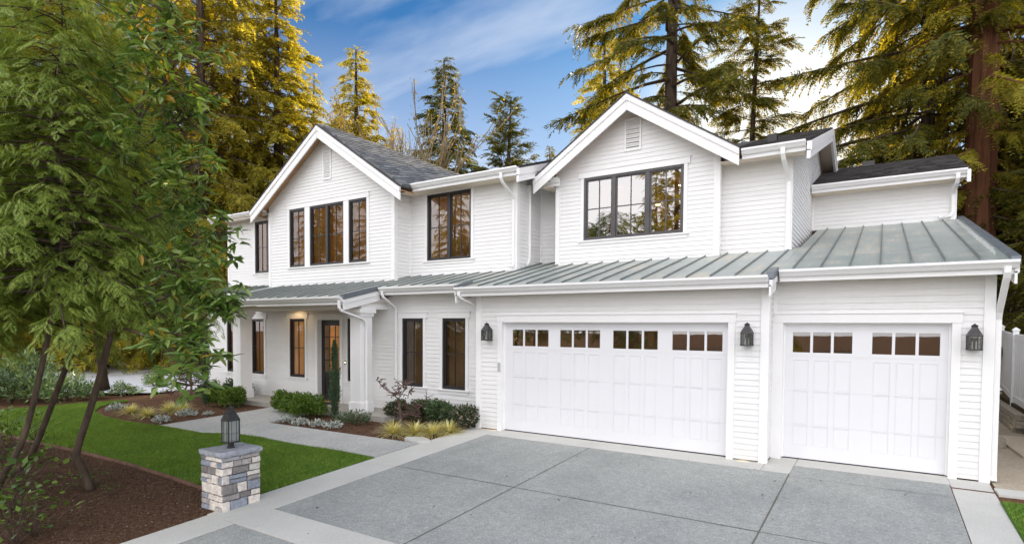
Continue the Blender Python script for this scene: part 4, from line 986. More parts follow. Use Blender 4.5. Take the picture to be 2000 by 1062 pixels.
LEAF6F = np.array([[0, 1, 6, 6], [1, 2, 7, 6], [2, 3, 7, 7], [0, 6, 5, 5], [6, 7, 4, 5], [7, 3, 4, 4]])
BLADE = np.array([[0, -.5, 0], [0, .5, 0], [.5, .42, .0], [.5, -.42, 0], [1, 0, 0], [1, 0, 0]], float)
def spray_template(rng, n=9, L=1., leaf=.34, w=.11, droop=.25):
    """a conifer spray: needle-leaves either side of a twig of length L"""
    V = []; F = []
    for i in range(n):
        t = (i + .6) / n
        for s in (-1, 1):
            p = np.array([t * L, 0, -droop * t * t * L]); ang = s * rng.uniform(.5, 1.0); l = leaf * (1.15 - .6 * t) * rng.uniform(.7, 1.2)
            d = np.array([math.cos(ang), math.sin(ang), rng.uniform(-.45, .05)]); q = p + d * l; nrm = np.array([-d[1], d[0], rng.uniform(-.5, .5)]) * w * .5
            k = len(V); m = p + d * l * .45; V += [p, m - nrm, q, m + nrm]; F.append([k, k + 1, k + 2, k + 3])
    return np.array(V), np.array(F)
def frond_template(rng, n=11, droop=.35):
    """a flat fern-like cedar frond of length 1"""
    V = []; F = []
    def lf(p, d, l, w):
        nrm = np.array([-d[1], d[0], 0]) * w; k = len(V); m = p + d * l * .4; V.extend([p, m - nrm, p + d * l, m + nrm]); F.append([k, k + 1, k + 2, k + 3])
    for i in range(n):
        t = (i + .7) / n; p = np.array([t, 0, -droop * t * t])
        for s in (-1, 1):
            l = .40 * math.sin(math.pi * min(1, .25 + .8 * t)) + .05; a = s * (.95 - .35 * t)
            d = np.array([math.cos(a), math.sin(a), -.32 - .25 * t]); d /= np.linalg.norm(d)
            lf(p, d, l, .036)
            for q in (.5,):
                pp = p + d * l * q
                for s2 in (-1, 1):
                    a2 = a + s2 * .75; d2 = np.array([math.cos(a2), math.sin(a2), -.45]); d2 /= np.linalg.norm(d2); lf(pp, d2, l * .45 * (1 - q * .4), .026)
    lf(np.array([.93, 0, -droop * .86]), np.array([.95, 0, -.3]), .12, .02)
    return np.array(V), np.array(F)

def conifer_mesh(seed, h=26, rad=4.2, clear=.12, nbr=130, rise=.25, droop=.35, twig=.85, nspray=17, leaf=.30, w=.10, prof=.8, gap=.12, tr=.32, hang=.3, wob=.35):
    """crown (sprays on drooping limbs) and trunk with limbs, as two meshes"""
    rng = np.random.default_rng(seed); T, TF = spray_template(rng, 11, 1., leaf * .64, w * .55, hang)
    tb = MB(); lean = rng.normal(0, .12, 2)
    trunk = [(lean[0] * (z / h) ** 2 * 2, lean[1] * (z / h) ** 2 * 2, z) for z in np.linspace(-.3, h, 12)]
    tb.tube(trunk, [tr * (1 - .93 * k / 11) ** .85 + (.12 * tr if k == 0 else 0) for k in range(12)], 9)
    P = []; D = []; S = []
    for b in range(nbr):
        f = clear + (1 - clear) * ((b + rng.random()) / nbr) ** .92; z0 = f * h; q = (f - clear) / (1 - clear)
        L = rad * ((1 - q) ** prof) * rng.uniform(1 - wob, 1 + wob * .6) * (1 if q > .08 else .75) + .25
        if rng.random() < gap: L *= .45
        az = b * 2.399 + rng.normal(0, .35); dirh = np.array([math.cos(az), math.sin(az), 0]); side = np.array([-dirh[1], dirh[0], 0])
        el = rise * (q - .35) * 2 + rng.normal(0, .09); n = max(5, int(1.4 * nspray * L / rad * rng.uniform(.8, 1.2)) + 2)
        x = np.linspace(0, 1, 6); path = [np.array([0, 0, z0]) + dirh * L * t + np.array([0, 0, L * (el * t - droop * t * t * .6 + .12 * droop * t ** 4)]) + side * .06 * L * math.sin(3 * t + b) for t in x]
        tb.tube(path, [max(.008, .017 * L * (1 - .85 * t)) for t in x], 4, False)
        ts = rng.uniform(.16, 1, n) ** .8; pa = np.array(path); i = np.minimum((ts * 5).astype(int), 4); fr = (ts * 5 - i)[:, None]
        pos = pa[i] * (1 - fr) + pa[i + 1] * fr; tang = norm(pa[i + 1] - pa[i])
        sg = rng.choice([-1, 1], n)[:, None]; d = tang * rng.uniform(.35, 1.1, (n, 1)) + side * sg * rng.uniform(.25, 1.0, (n, 1)) * (1.1 - ts[:, None] * .5) + np.array([0, 0, -1]) * rng.uniform(.0, .55, (n, 1))
        P.append(pos); D.append(d); S.append(twig * .88 * rng.uniform(.5, 1.3, n) * (.55 + .45 * min(1, L / rad * 1.6)))
    P = np.concatenate(P); D = np.concatenate(D); S = np.concatenate(S)
    V, F = instance(T, TF, P, frames(D, rng, roll=.5), S)
    return (V, F), tb
CON = {}
def conifer_variant(key, mats, bark='bark', **kw):
    (V, F), tb = conifer_mesh(**kw); CON[key] = (tb.mesh('trunk', MAT[bark]), {m: mesh_np('crown', V, F, MAT[m]) for m in mats}, kw['h'])
conifer_variant('tall', ('fir', 'fir_sunlit'), leaf=.40, w=.14, seed=11, h=27, rad=4.4, clear=.10, nbr=230, nspray=30)
conifer_variant('full', ('fir', 'fir_sunlit'), leaf=.40, w=.14, seed=12, h=25, rad=5.0, clear=.03, nbr=220, nspray=28, droop=.5, hang=.5, twig=1.0)
conifer_variant('narrow', ('fir_sunlit', 'spruce', 'fir'), seed=13, h=17, rad=3.3, clear=.05, nbr=230, nspray=24, twig=.72, leaf=.50, w=.17, prof=.9)
conifer_variant('bushy', ('spruce', 'fir'), seed=14, h=14, rad=3.0, clear=.03, nbr=240, nspray=22, twig=.7, rise=.9, droop=.15, prof=.75, leaf=.50, w=.17)
conifer_variant('sparse', ('fir', 'fir_sunlit'), leaf=.40, w=.13, seed=15, h=26, rad=5.0, clear=.2, nbr=170, nspray=46, gap=.2, wob=.6, droop=.42, twig=.85, tr=.36)
conifer_variant('slim', ('fir', 'fir_sunlit'), leaf=.40, w=.13, seed=16, h=24, rad=3.1, clear=.18, nbr=125, nspray=40, gap=.12, wob=.5, twig=.9, rise=.35, droop=.15, tr=.22)
conifer_variant('sweeping', ('fir', 'fir_sunlit'), leaf=.40, w=.13, seed=17, h=28, rad=7.2, clear=.16, nbr=190, nspray=70, gap=.1, wob=.4, droop=.4, twig=.95, tr=.34, prof=.6, hang=.5)
conifer_variant('redwood', ('fir', 'fir_sunlit'), 'redbark', leaf=.40, w=.13, seed=18, h=30, rad=3.8, clear=.22, nbr=170, nspray=34, gap=.25, wob=.5, droop=.55, twig=.85, tr=.62, prof=.5, hang=.5)
def conifer(key, xy, mat, label, rz=0., sc=1., name='conifer_tree', group='conifers around the house', z=0., catg='tree'):
    t = empty(name, (xy[0], xy[1], z), label, catg, group, rz); t.scale = (sc,) * 3 if not hasattr(sc, '__len__') else sc
    link(bpy.data.objects.new('trunk', CON[key][0]), t); link(bpy.data.objects.new('crown', CON[key][1][mat]), t); return t
def gxy(u, d): p = at(u, CCY, d); return p[0], p[1]
def top_scale(key, u, v, d): return (at(u, v, d)[2]) / CON[key][2]
# conifers behind the house, from left to right
conifer('full', gxy(400, 31), 'fir_sunlit', 'dense golden lit fir at the left end of the roofs, first beside the tall laurel', .4, 1.15)
conifer('tall', gxy(470, 34), 'fir_sunlit', 'tall golden fir rising above the left gable with its bare trunk showing', 1.2, 1.12)
conifer('narrow', gxy(548, 34), 'fir_sunlit', 'narrow golden fir just left of the left gable peak, top near the upper edge', 2.0, (1.55, 1.55, top_scale('narrow', 548, -20, 34)))
conifer('full', gxy(610, 47), 'fir_sunlit', 'low golden fir half hidden behind the left gable peak', 2.9, top_scale('full', 605, 150, 47))
conifer('narrow', gxy(697, 42), 'fir_sunlit', 'pointed golden fir standing above the grey shingle slope', .9, (1.45, 1.45, top_scale('narrow', 697, 105, 42)))
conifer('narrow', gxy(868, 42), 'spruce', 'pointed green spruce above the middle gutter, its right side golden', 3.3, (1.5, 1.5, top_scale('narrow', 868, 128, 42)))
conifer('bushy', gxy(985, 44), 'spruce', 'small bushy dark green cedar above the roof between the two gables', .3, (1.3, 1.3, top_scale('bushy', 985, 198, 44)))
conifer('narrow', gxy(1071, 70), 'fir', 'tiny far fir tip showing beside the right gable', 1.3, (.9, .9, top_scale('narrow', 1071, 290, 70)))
conifer('narrow', gxy(1178, 36), 'fir_sunlit', 'thin pale fir behind the drooping fir on the left of the right gable', 1.9, (1.3, 1.3, top_scale('narrow', 1178, 70, 36)))
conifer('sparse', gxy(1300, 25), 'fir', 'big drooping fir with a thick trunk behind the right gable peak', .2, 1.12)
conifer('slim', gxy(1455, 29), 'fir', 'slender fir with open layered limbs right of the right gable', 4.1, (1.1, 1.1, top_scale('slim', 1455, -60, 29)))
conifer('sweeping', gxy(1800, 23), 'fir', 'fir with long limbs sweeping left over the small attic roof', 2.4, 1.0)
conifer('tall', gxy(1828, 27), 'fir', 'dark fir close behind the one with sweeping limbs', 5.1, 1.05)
conifer('redwood', gxy(1902, 20.5), 'fir_sunlit', 'massive red barked redwood behind the right corner of the garage', .8, 1.0, 'redwood_tree')
conifer('full', gxy(1700, 45), 'fir_sunlit', 'far golden fir seen through the limbs above the attic roof', .1, .9)
conifer('full', gxy(1960, 40), 'fir_sunlit', 'golden fir at the right edge behind the fenced yard', 1.1, .9)
conifer('full', gxy(1560, 50), 'fir_sunlit', 'far golden fir between the slender fir and the sweeping one', 3.1, .75)
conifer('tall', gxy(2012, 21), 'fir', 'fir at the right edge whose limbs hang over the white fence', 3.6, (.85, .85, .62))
conifer('tall', (12.9, 13.0), 'fir', 'low hanging fir limbs over the far end of the white fence', 1.0, (.55, .55, .45), z=.45)
# forest on the left, behind the lawn
for k, (u, d, key, m, rz, sc, lab) in enumerate([
    (330, 33, 'full', 'fir_sunlit', 1.1, 1.1, 'golden fir glimpsed through the tall laurel leaves'),
    (255, 36, 'tall', 'fir_sunlit', 2.2, 1.1, 'tall fir with sky gaps above the laurel crown'),
    (165, 30, 'full', 'fir_sunlit', 3.1, 1.1, 'golden topped fir behind the dark cedars'),
    (70, 32, 'tall', 'fir_sunlit', .2, 1.15, 'fir behind the dark cedars near the left edge'),
    (-20, 28, 'full', 'fir_sunlit', 4.0, 1.1, 'fir at the left edge behind the cedars'),
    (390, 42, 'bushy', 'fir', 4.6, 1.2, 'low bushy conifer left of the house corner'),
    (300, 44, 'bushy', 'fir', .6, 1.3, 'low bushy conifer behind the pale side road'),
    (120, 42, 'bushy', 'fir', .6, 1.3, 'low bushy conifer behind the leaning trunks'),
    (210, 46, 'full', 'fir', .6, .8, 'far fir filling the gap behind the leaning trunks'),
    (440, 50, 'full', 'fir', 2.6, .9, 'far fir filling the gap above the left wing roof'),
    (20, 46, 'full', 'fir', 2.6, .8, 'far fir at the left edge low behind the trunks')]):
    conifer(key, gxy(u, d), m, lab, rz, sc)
# trees of the street side, behind the camera: they are what the windows mirror
for k, (x, y, key, m, rz, sc, lab) in enumerate([
    (-31, -34, 'full', 'fir_sunlit', .3, .85, 'golden fir across the street mirrored in the middle upper window'), (-37, -24, 'full', 'fir_sunlit', 1.3, .75, 'tall fir across the street mirrored in the left gable windows'),
    (-4.2, -24, 'sparse', 'fir_sunlit', 2.3, .8, 'open fir across the street mirrored in the bay window'), (-6.3, -26, 'full', 'fir', 3.3, .62, 'drooping fir across the street mirrored in the bay window'),
    (-30.5, -23, 'full', 'fir_sunlit', 4.3, .7, 'dense fir across the street left of the others'), (-44, -28, 'full', 'fir_sunlit', 5.0, .85, 'golden fir across the street between two taller ones'), (-2, -52, 'full', 'fir_sunlit', 5.0, .8, 'far fir across the street behind the open one')]):
    conifer(key, (x, y), m, lab, rz, sc, z=-.8, group='firs across the street')
def bare_tree(xy, h, seed, label, mat='bud', spread=.20, leaves=1.0, lean=0):
    rng = random.Random(seed); tb = MB(); LP = []; LD = []
    def grow(p, d, L, r, depth):
        n = 4; pts = [p]; rr = [r]
        for k in range(n):
            d = (d + Vector((rng.uniform(-.14, .14), rng.uniform(-.14, .14), rng.uniform(0, .12)))).normalized(); p = p + d * L / n; pts.append(p); rr.append(r * (1 - .5 * (k + 1) / n))
            if depth >= 3:
                for _ in range(int(2 * leaves)): LP.append(tuple(p + Vector((rng.uniform(-.2, .2), rng.uniform(-.2, .2), rng.uniform(-.2, .2))))); LD.append((rng.uniform(-1, 1), rng.uniform(-1, 1), rng.uniform(-1, .4)))
        tb.tube(pts, [max(q, .026) for q in rr], 6 if depth < 2 else 4, False)
        if depth >= 4: return
        for _ in range(4 if depth < 3 else 3):
            k = rng.randint(1 if depth else 2, n); a = rng.uniform(0, 6.28)
            dd = (d * 1.0 + Vector((math.cos(a), math.sin(a), .25)) * rng.uniform(spread, spread * 2)).normalized(); grow(pts[k], dd, L * rng.uniform(.6, .85), rr[k] * .66, depth + 1)
    grow(Vector((0, 0, -.2)), Vector((lean, 0, 1)), h * .36, h * .0105, 0)
    t = empty('bare_tree', (*xy, 0), label, 'tree', 'bare spring trees behind the house')
    tb.build('trunk', MAT['greybark'], t)
    LPn = np.array(LP); LDn = np.array(LD); r2 = np.random.default_rng(seed)
    V, F = instance(LEAF, LEAFF, LPn, frames(LDn, r2, roll=20), np.stack([r2.uniform(.09, .19, len(LPn)), r2.uniform(.06, .11, len(LPn)), np.full(len(LPn), .1)], -1))
    link(bpy.data.objects.new('crown', mesh_np('crown', V, F, MAT[mat])), t)
bare_tree(gxy(800, 38), 21, 3, 'nearly leafless pale tree between the golden fir and the green spruce')
bare_tree(gxy(762, 39), 18, 8, 'nearly leafless tree left of the other bare tree above the shingle slope')
bare_tree(gxy(828, 39), 18, 9, 'leafless pale tree leaning toward the green spruce', lean=.05)
bare_tree(gxy(640, 44), 21, 5, 'yellow budding tree right beside the left gable peak', leaves=5)
bare_tree(gxy(715, 38), 16, 6, 'yellow budding tree in front of the pointed golden fir', leaves=6)
bare_tree(gxy(1960, 22), 15, 21, 'dark leaning broadleaf tree right of the redwood trunk', leaves=2, lean=.12)
bare_tree(gxy(1985, 26), 13, 22, 'thin dark tree by the right edge behind the fence', leaves=2, lean=-.05)

# ---- near trees on the left
def trunk_path(pts, d0, d1=None):
    n = len(pts); d1 = d0 if d1 is None else d1
    return [Vector(at(u, v, d0 + (d1 - d0) * k / (n - 1))) for k, (u, v) in enumerate(pts)]
def gdist(u, v):                                       # forward distance at which pixel (u, v) meets the ground
    a = at(u, v, 1) - CPOS; return (GS * CPOS[1] - CPOS[2]) / (a[2] - GS * a[1])
def smooth_path(P, n=18):
    out = []; m = len(P)
    for k in range(n):
        t = k / (n - 1) * (m - 1); i = min(int(t), m - 2); f = t - i
        p0, p1, p2, p3 = P[max(i - 1, 0)], P[i], P[i + 1], P[min(i + 2, m - 1)]
        out.append(.5 * ((2 * p1) + (p2 - p0) * f + (2 * p0 - 5 * p1 + 4 * p2 - p3) * f * f + (3 * p1 - p0 - 3 * p2 + p3) * f ** 3))
    return out
FR_T = [frond_template(np.random.default_rng(s), 8, d) for s, d in ((1, .3), (2, .5), (3, .7))]
def cedar(pts, d0, d1, r, label, seed, zlo, ztop, rad, nbr, extra=()):
    rng = np.random.default_rng(seed); base = trunk_path(pts, d0, d1); b0 = base[0].copy()
    top = base[-1]; k = 4
    base = base + [Vector((top.x + rng.normal(0, .1), top.y + rng.normal(0, .1), top.z + (ztop - top.z) * (i + 1) / k)) for i in range(k)]
    P = smooth_path(base, 26); t = empty('cedar_tree', tuple(b0), label, 'tree', 'dark cedars on the left')
    tb = MB(); n = len(P); rr = [r * (1.15 if i == 0 else 1) * (1 - .82 * i / (n - 1)) for i in range(n)]
    tb.tube([p - b0 for p in P], rr, 9)
    PP = []; DD = []; SS = []
    zs = np.array([p.z for p in P]); pa = np.array([tuple(p) for p in P])
    for b in range(nbr):
        q = (b + rng.random()) / nbr; z = zlo + (ztop - zlo) * q ** 1.05
        c = np.array([np.interp(z, zs, pa[:, i]) for i in range(3)]); az = b * 2.399 + rng.normal(0, .3)
        L = rad * (1 - q * .72) * rng.uniform(.55, 1.15); dh = np.array([math.cos(az), math.sin(az), 0]); side = np.array([-dh[1], dh[0], 0])
        path = [c + dh * L * x + np.array([0, 0, L * (.12 * x - .38 * x * x)]) for x in np.linspace(0, 1, 6)]
        tb.tube([Vector(p) - b0 for p in path], [max(.006, .016 * L * (1 - .85 * x)) for x in np.linspace(0, 1, 6)], 4, False)
        pb = np.array(path)
        for tw in range(int(4.6 * L) + 2):
            x = rng.uniform(.22, 1.0) ** .8; k = min(int(x * 5), 4); o_ = pb[k] + (pb[k + 1] - pb[k]) * (x * 5 - k); tg = norm(pb[k + 1] - pb[k])
            o_ = o_ + rng.normal(0, .10, 3) * np.array([1, 1, 1.3])
            a = rng.choice([-1, 1]) * rng.uniform(.1, 1.15); td = norm(tg * math.cos(a) + side * math.sin(a) + np.array([0, 0, rng.normal(.02, .16)])); sdv = norm(np.cross(np.array([0, 0, 1.]), td))
            Lt = rng.uniform(.22, .50); q_ = np.linspace(.12, 1, 7)
            pos = o_ + td * Lt * q_[:, None] + np.array([0, 0, -1]) * (.34 * Lt * q_ ** 2)[:, None]
            sg = np.where(np.arange(7) % 2 == 0, 1, -1)[:, None] * np.where(np.arange(7) == 6, 0, 1)[:, None]
            PP.append(pos); DD.append(td * .9 + sdv * sg * (.85 - .3 * q_[:, None]) + np.array([0, 0, -1]) * (.02 + .28 * q_[:, None]) + rng.normal(0, .06, (7, 3))); SS.append(rng.uniform(.13, .23, 7) * (1.1 - .35 * q_) * (1 - .1 * q))
    PP = np.concatenate(PP); DD = np.concatenate(DD); SS = np.concatenate(SS); PP -= np.array(tuple(b0))
    pick = rng.integers(0, 3, len(PP)); R3 = frames(DD, rng, roll=.3)
    V, F = cat([instance(FR_T[k][0], FR_T[k][1], PP[pick == k], R3[pick == k], SS[pick == k]) for k in range(3)])
    tb.build('trunk', MAT['bark'], t, True); link(bpy.data.objects.new('crown', mesh_np('crown', V, F, MAT['cedar'])), t)
dA = gdist(60, 900)
cedar([(-30, 1010), (8, 925), (48, 850), (85, 700), (105, 590), (120, 480)], gdist(-30, 1000), 8.3, .05, 'dark cedar on the left edge growing from a low trunk clump', 31, 2.75, 7.4, 2.0, 175)
cedar([(10, 930), (60, 890), (120, 740), (160, 640), (200, 520)], gdist(10, 930), 9.6, .055, 'dark leaning cedar, second trunk from the left edge', 32, 2.95, 6.9, 1.8, 150)
cedar([(-160, 980), (-130, 760), (-90, 560), (-60, 400)], 9.0, 8.6, .06, 'dark cedar half cut off by the left edge of the view', 33, 2.3, 7.0, 2.3, 210)
cedar([(205, 760), (190, 640), (175, 480), (165, 360)], 14.0, 13.0, .1, 'dark cedar behind the leaning trunks filling the middle of the foliage', 34, 3.0, 6.2, 2.4, 150)
def laurel():
    d0 = gdist(176, 955); base = trunk_path([(178, 958), (158, 905), (150, 880), (182, 780), (214, 660), (238, 540), (257, 430), (266, 350), (273, 240), (292, 130), (310, 20), (320, -80)], d0, d0 - .6)
    P = smooth_path(base, 34); b0 = base[0].copy(); t = empty('laurel_tree', tuple(b0), 'tall laurel with a leaning bare trunk and long glossy leaves before the house corner', 'tree')
    tb = MB(); n = len(P); tb.tube([p - b0 for p in P], [.064 * (1.25 if i == 0 else 1) * (1 - .85 * i / (n - 1)) for i in range(n)], 10)
    rng = np.random.default_rng(5); LP = []; LD = []; LS = []
    dm = d0 - 1.5
    tips = []
    def limb(path_px, dd, r0, nt, spreadpx=26):
        pts = smooth_path([Vector(at(u, v, d0 - .35 if i == 0 else dm + e)) for i, ((u, v), e) in enumerate(zip(path_px, np.linspace(dd[0], dd[1], len(path_px))))], 10); r0 *= .7
        tb.tube([p - b0 for p in pts], [max(.006, r0 * (1 - .85 * k / 9)) for k in range(10)], 6, False)
        for _ in range(nt):
            k = int(rng.integers(4, 10)); p = pts[k] + Vector(rng.normal(0, spreadpx * dm / CF, 3)); tips.append(p)
            mid = (pts[k] + p) / 2 + Vector((0, 0, -.02)); tb.tube([pts[k] - b0, mid - b0, p - b0], [.008, .006, .004], 4, False)
    limb([(238, 600), (300, 590), (360, 565), (420, 585), (465, 590)], (0, -.5), .035, 46, 20)
    limb([(240, 545), (310, 520), (375, 480), (420, 458), (438, 452)], (0, -.2), .03, 26, 19)
    limb([(255, 440), (310, 420), (345, 400), (378, 384)], (0, .5), .028, 16, 22)
    limb([(262, 370), (320, 340), (352, 330), (388, 322)], (0, -.3), .028, 34, 22)
    limb([(268, 300), (320, 260), (345, 240), (370, 228)], (0, .2), .028, 40, 30)
    limb([(272, 240), (300, 190), (330, 150), (350, 110)], (0, -.3), .03, 46, 36)
    limb([(275, 230), (240, 190), (215, 160), (200, 130)], (0, .3), .03, 14, 30)
    limb([(266, 340), (230, 300), (200, 270), (190, 250)], (0, -.2), .025, 16, 30)
    limb([(290, 130), (320, 90), (328, 50), (330, 20)], (0, -.2), .03, 32, 34)
    limb([(300, 100), (270, 60), (262, 30), (255, 0)], (0, .2), .03, 14, 32)
    limb([(232, 640), (270, 650), (310, 670), (335, 705), (342, 745)], (-.2, -1.6), .03, 24, 20)
    limb([(236, 620), (300, 640), (370, 660), (390, 680), (405, 690)], (-.2, -.8), .025, 20, 16)
    limb([(245, 560), (290, 560), (330, 530), (350, 500)], (0, -.6), .03, 22, 30)
    limb([(240, 590), (290, 615), (330, 620), (380, 625)], (0, .6), .03, 22, 26)
    for p in tips:
        m = int(rng.integers(6, 11)); az = rng.uniform(0, 6.28)
        for k in range(m):
            a = az + k * 2.4; el = rng.normal(-.25, .4); LP.append(tuple(p + Vector(rng.normal(0, .025, 3)) - b0)); LD.append((math.cos(a) * math.cos(el), math.sin(a) * math.cos(el), math.sin(el))); LS.append(rng.uniform(.13, .22))
    LP, LD, LS = map(np.array, (LP, LD, LS))
    V, F = instance(LEAF6, LEAF6F, LP, frames(LD, rng, roll=.5), np.stack([LS, LS * rng.uniform(.26, .36, len(LS)), LS * .5], -1))
    me = bpy.data.meshes.new('crown'); me.from_pydata([tuple(v) for v in V], [], [tuple(dict.fromkeys(f)) for f in F.tolist()]); me.materials.append(MAT['laurel']); me.update()
    tb.build('trunk', MAT['bark'], t, True); link(bpy.data.objects.new('crown', me), t)
laurel()

# ---- shrubs
def leaf_ball(seed, r, n, leaf, asp, mat, stem=True, top=1.0, rough=.18, bias=.6, shape=None):
    """an uneven bush: lobes of small leaves on short stems; returns (leaf mesh, stem mesh)"""
    rng = np.random.default_rng(seed); r = np.asarray(r, float)
    lob = rng.normal(0, 1, (9, 3)); lob[:, 2] = np.abs(lob[:, 2]); lob = norm(lob)
    d = rng.normal(0, 1, (n, 3)); d[:, 2] = np.abs(d[:, 2]) * 1.0 - .25; d = norm(d)
    bulge = 1 + rough * np.max(d @ lob.T, axis=1) ** 6 - rough * .6 + rng.normal(0, .05, n)
    rad_ = rng.uniform(0, 1, n) ** (1 / (3 * bias)); rad_ = .45 + .55 * rad_
    p = d * rad_[:, None] * bulge[:, None] * r; p[:, 2] += r[2] * .45; p[:, 2] = np.maximum(p[:, 2], .03)
    dd = d + rng.normal(0, .6, (n, 3)) + np.array([0, 0, .45]); s = leaf * rng.uniform(.65, 1.3, n)
    V, F = instance(LEAF, LEAFF, p, frames(dd, rng, roll=20), np.stack([s, s * asp, s], -1))
    tb = MB()
    for k in range(12):
        a = rng.uniform(0, 6.28); q = rng.uniform(.3, .8); tb.tube([(0, 0, -.05), (math.cos(a) * q * r[0] * .4, math.sin(a) * q * r[1] * .4, r[2] * .6), (math.cos(a) * q * r[0], math.sin(a) * q * r[1], r[2] * rng.uniform(.9, 1.25))], [.012, .008, .004], 5, False)
    return mesh_np('foliage', V, F, MAT[mat]), tb.mesh('stem', MAT['bark'])
def shrub(ms, x, y, label, cat_='shrub', group=None, rz=0, sc=1, name='shrub', z=None):
    t = empty(name, (x, y, gz(x, y) if z is None else z), label, cat_, group, rz); t.scale = (sc,) * 3 if not hasattr(sc, '__len__') else sc
    link(bpy.data.objects.new('foliage', ms[0]), t); link(bpy.data.objects.new('stem', ms[1]), t); return t
BX = [leaf_ball(s, (.44, .38, .45), 3000, .072, .5, 'boxwood', rough=.6) for s in (41, 42)]
for k, (x, y, rz, sc, lab) in enumerate([(-5.95, -.80, 0, .95, 'round green boxwood at the left end of the row before the front door'), (-5.35, -.95, 2, .92, 'middle round green boxwood of the row before the front door'), (-4.72, -1.08, 4, .98, 'right round green boxwood of the row, beside the thin yew')]):
    shrub(BX[k % 2], x, y, lab, 'shrub', 'boxwoods by the porch', rz, sc, 'boxwood_shrub')
for k, (x, y, rz, sc, lab) in enumerate([(-8.75, -1.02, 1, .9, 'round green boxwood by the left porch column, next to the left yew'), (-8.15, -1.05, 3, .95, 'round green boxwood by the left porch column, on the walkway side')]):
    shrub(BX[k % 2], x, y, lab, 'shrub', 'boxwoods by the porch', rz, sc, 'boxwood_shrub')
DK = [leaf_ball(s, (.38, .34, .40), 2300, .075, .5, m, rough=.5) for s, m in ((44, 'pinkleaf'), (45, 'darkleaf'), (46, 'darkleaf'))]
for x, y, q, sc, lab in ((-2.55, -.02, 0, .85, 'shrub with pale blossoms behind the small bare maple'), (-1.78, .08, 1, .9, 'dark leafy shrub under the left one of the twin windows'), (-1.2, .02, 1, .95, 'dark leafy shrub between the twin windows'), (-.72, .05, 2, .85, 'dark leafy shrub under the right one of the twin windows'), (-.26, -.12, 0, .95, 'shrub with pale blossoms against the garage corner')):
    shrub(DK[q], x, y, lab, 'shrub', 'shrubs below the twin windows', x * 3, sc)
shrub(DK[1], -9.6, .0, 'dark leafy shrub behind the boxwoods at the left of the porch', rz=1, sc=1.1); shrub(DK[2], -10.4, -.5, 'dark low shrub by the left wing wall', rz=2)
shrub(leaf_ball(47, (.55, .35, .22), 1500, .05, .35, 'darkleaf', rough=.5), -2.95, -1.05, 'low spreading juniper in the mulch right of the thin yew')
def yew(seed):
    rng = np.random.default_rng(seed); n = 3000; z = rng.uniform(0, 1, n) ** .9; a = rng.uniform(0, 6.28, n)
    r = (.095 * (np.sin(np.pi * np.clip(z * .92 + .12, 0, 1)) ** .6)) * rng.uniform(.3, 1.25, n) * (1 + .4 * np.sin(z * 21 + a * 2))
    p = np.stack([r * np.cos(a), r * np.sin(a), .05 + z * 1.92], -1); d = np.stack([np.cos(a) * .5, np.sin(a) * .5, np.full(n, .9)], -1) + rng.normal(0, .3, (n, 3)); s = rng.uniform(.05, .10, n)
    V, F = instance(LEAF, LEAFF, p, frames(d, rng, roll=20), np.stack([s, s * .22, s], -1)); tb = MB(); tb.tube([(0, 0, -.1), (.01, 0, 1), (0, .01, 1.9)], [.02, .015, .005], 6)
    return mesh_np('foliage', V, F, MAT['yew']), tb.mesh('stem', MAT['bark'])
YW_ = yew(51)
shrub(YW_, -3.82, -.95, 'thin upright yew column left of the right porch column', 'yew', 'columnar yews', 0, (1, 1, 1.02), 'columnar_yew'); shrub(YW_, -8.98, -1.40, 'thin upright yew column at the house corner left of the porch', 'yew', 'columnar yews', 2, (.95, .95, 1.3), 'columnar_yew')
def tuft(seed, n=330, L=.46):
    rng = np.random.default_rng(seed); a = rng.uniform(0, 6.28, n); el = rng.uniform(.25, 1.4, n); l = L * rng.uniform(.6, 1.15, n); V = []; F = []; w = .011
    for k in range(n):
        dh = np.array([math.cos(a[k]), math.sin(a[k]), 0]); sd_ = np.array([-dh[1], dh[0], 0]) * w; b = len(V)
        for j, t in enumerate((0, .35, .7, 1)):
            p = dh * (math.cos(el[k]) * t * l[k] * (1 + .35 * t) + .02) + np.array([0, 0, math.sin(el[k]) * l[k] * t - .42 * l[k] * t * t * math.cos(el[k] * .6)]); ww = sd_ * (1 - .8 * t); V += [p - ww, p + ww]
        for j in range(3): F.append([b + 2 * j, b + 2 * j + 1, b + 2 * j + 3, b + 2 * j + 2])
    return mesh_np('grass_tuft', V, F, MAT['blondgrass'])
TU = [tuft(61), tuft(62)]
def single(me, name, x, y, label, cat_, group=None, rz=0, sc=1):
    o = bpy.data.objects.new(name, me); o.location = (x, y, gz(x, y)); o.rotation_euler.z = rz; o.scale = (sc,) * 3 if not hasattr(sc, '__len__') else sc; link(o); tag(o, label, cat_, group); return o
for k, (x, y, sc, lab) in enumerate([(-1.30, -1.42, .95, 'yellow grass tuft leftmost in the bed before the twin windows'), (-.86, -1.18, .95, 'yellow grass tuft in front of the small bare maple\'s right side'), (-.44, -1.06, .92, 'yellow grass tuft behind the flat stone slab'), (-.28, -.72, .9, 'yellow grass tuft nearest the garage corner'),
    (-9.95, -3.0, .85, 'yellow grass tuft leftmost in the curved bed by the lawn'), (-9.0, -3.02, .85, 'yellow grass tuft in the middle of the curved bed by the lawn'), (-9.15, -2.35, .95, 'yellow grass tuft at the back of the curved bed'), (-8.75, -2.2, .9, 'yellow grass tuft under the hanging laurel leaves')]):
    single(TU[k % 2], 'sedge_tuft', x, y, lab, 'ornamental grass', 'yellow ornamental grasses', k * 1.3, sc)
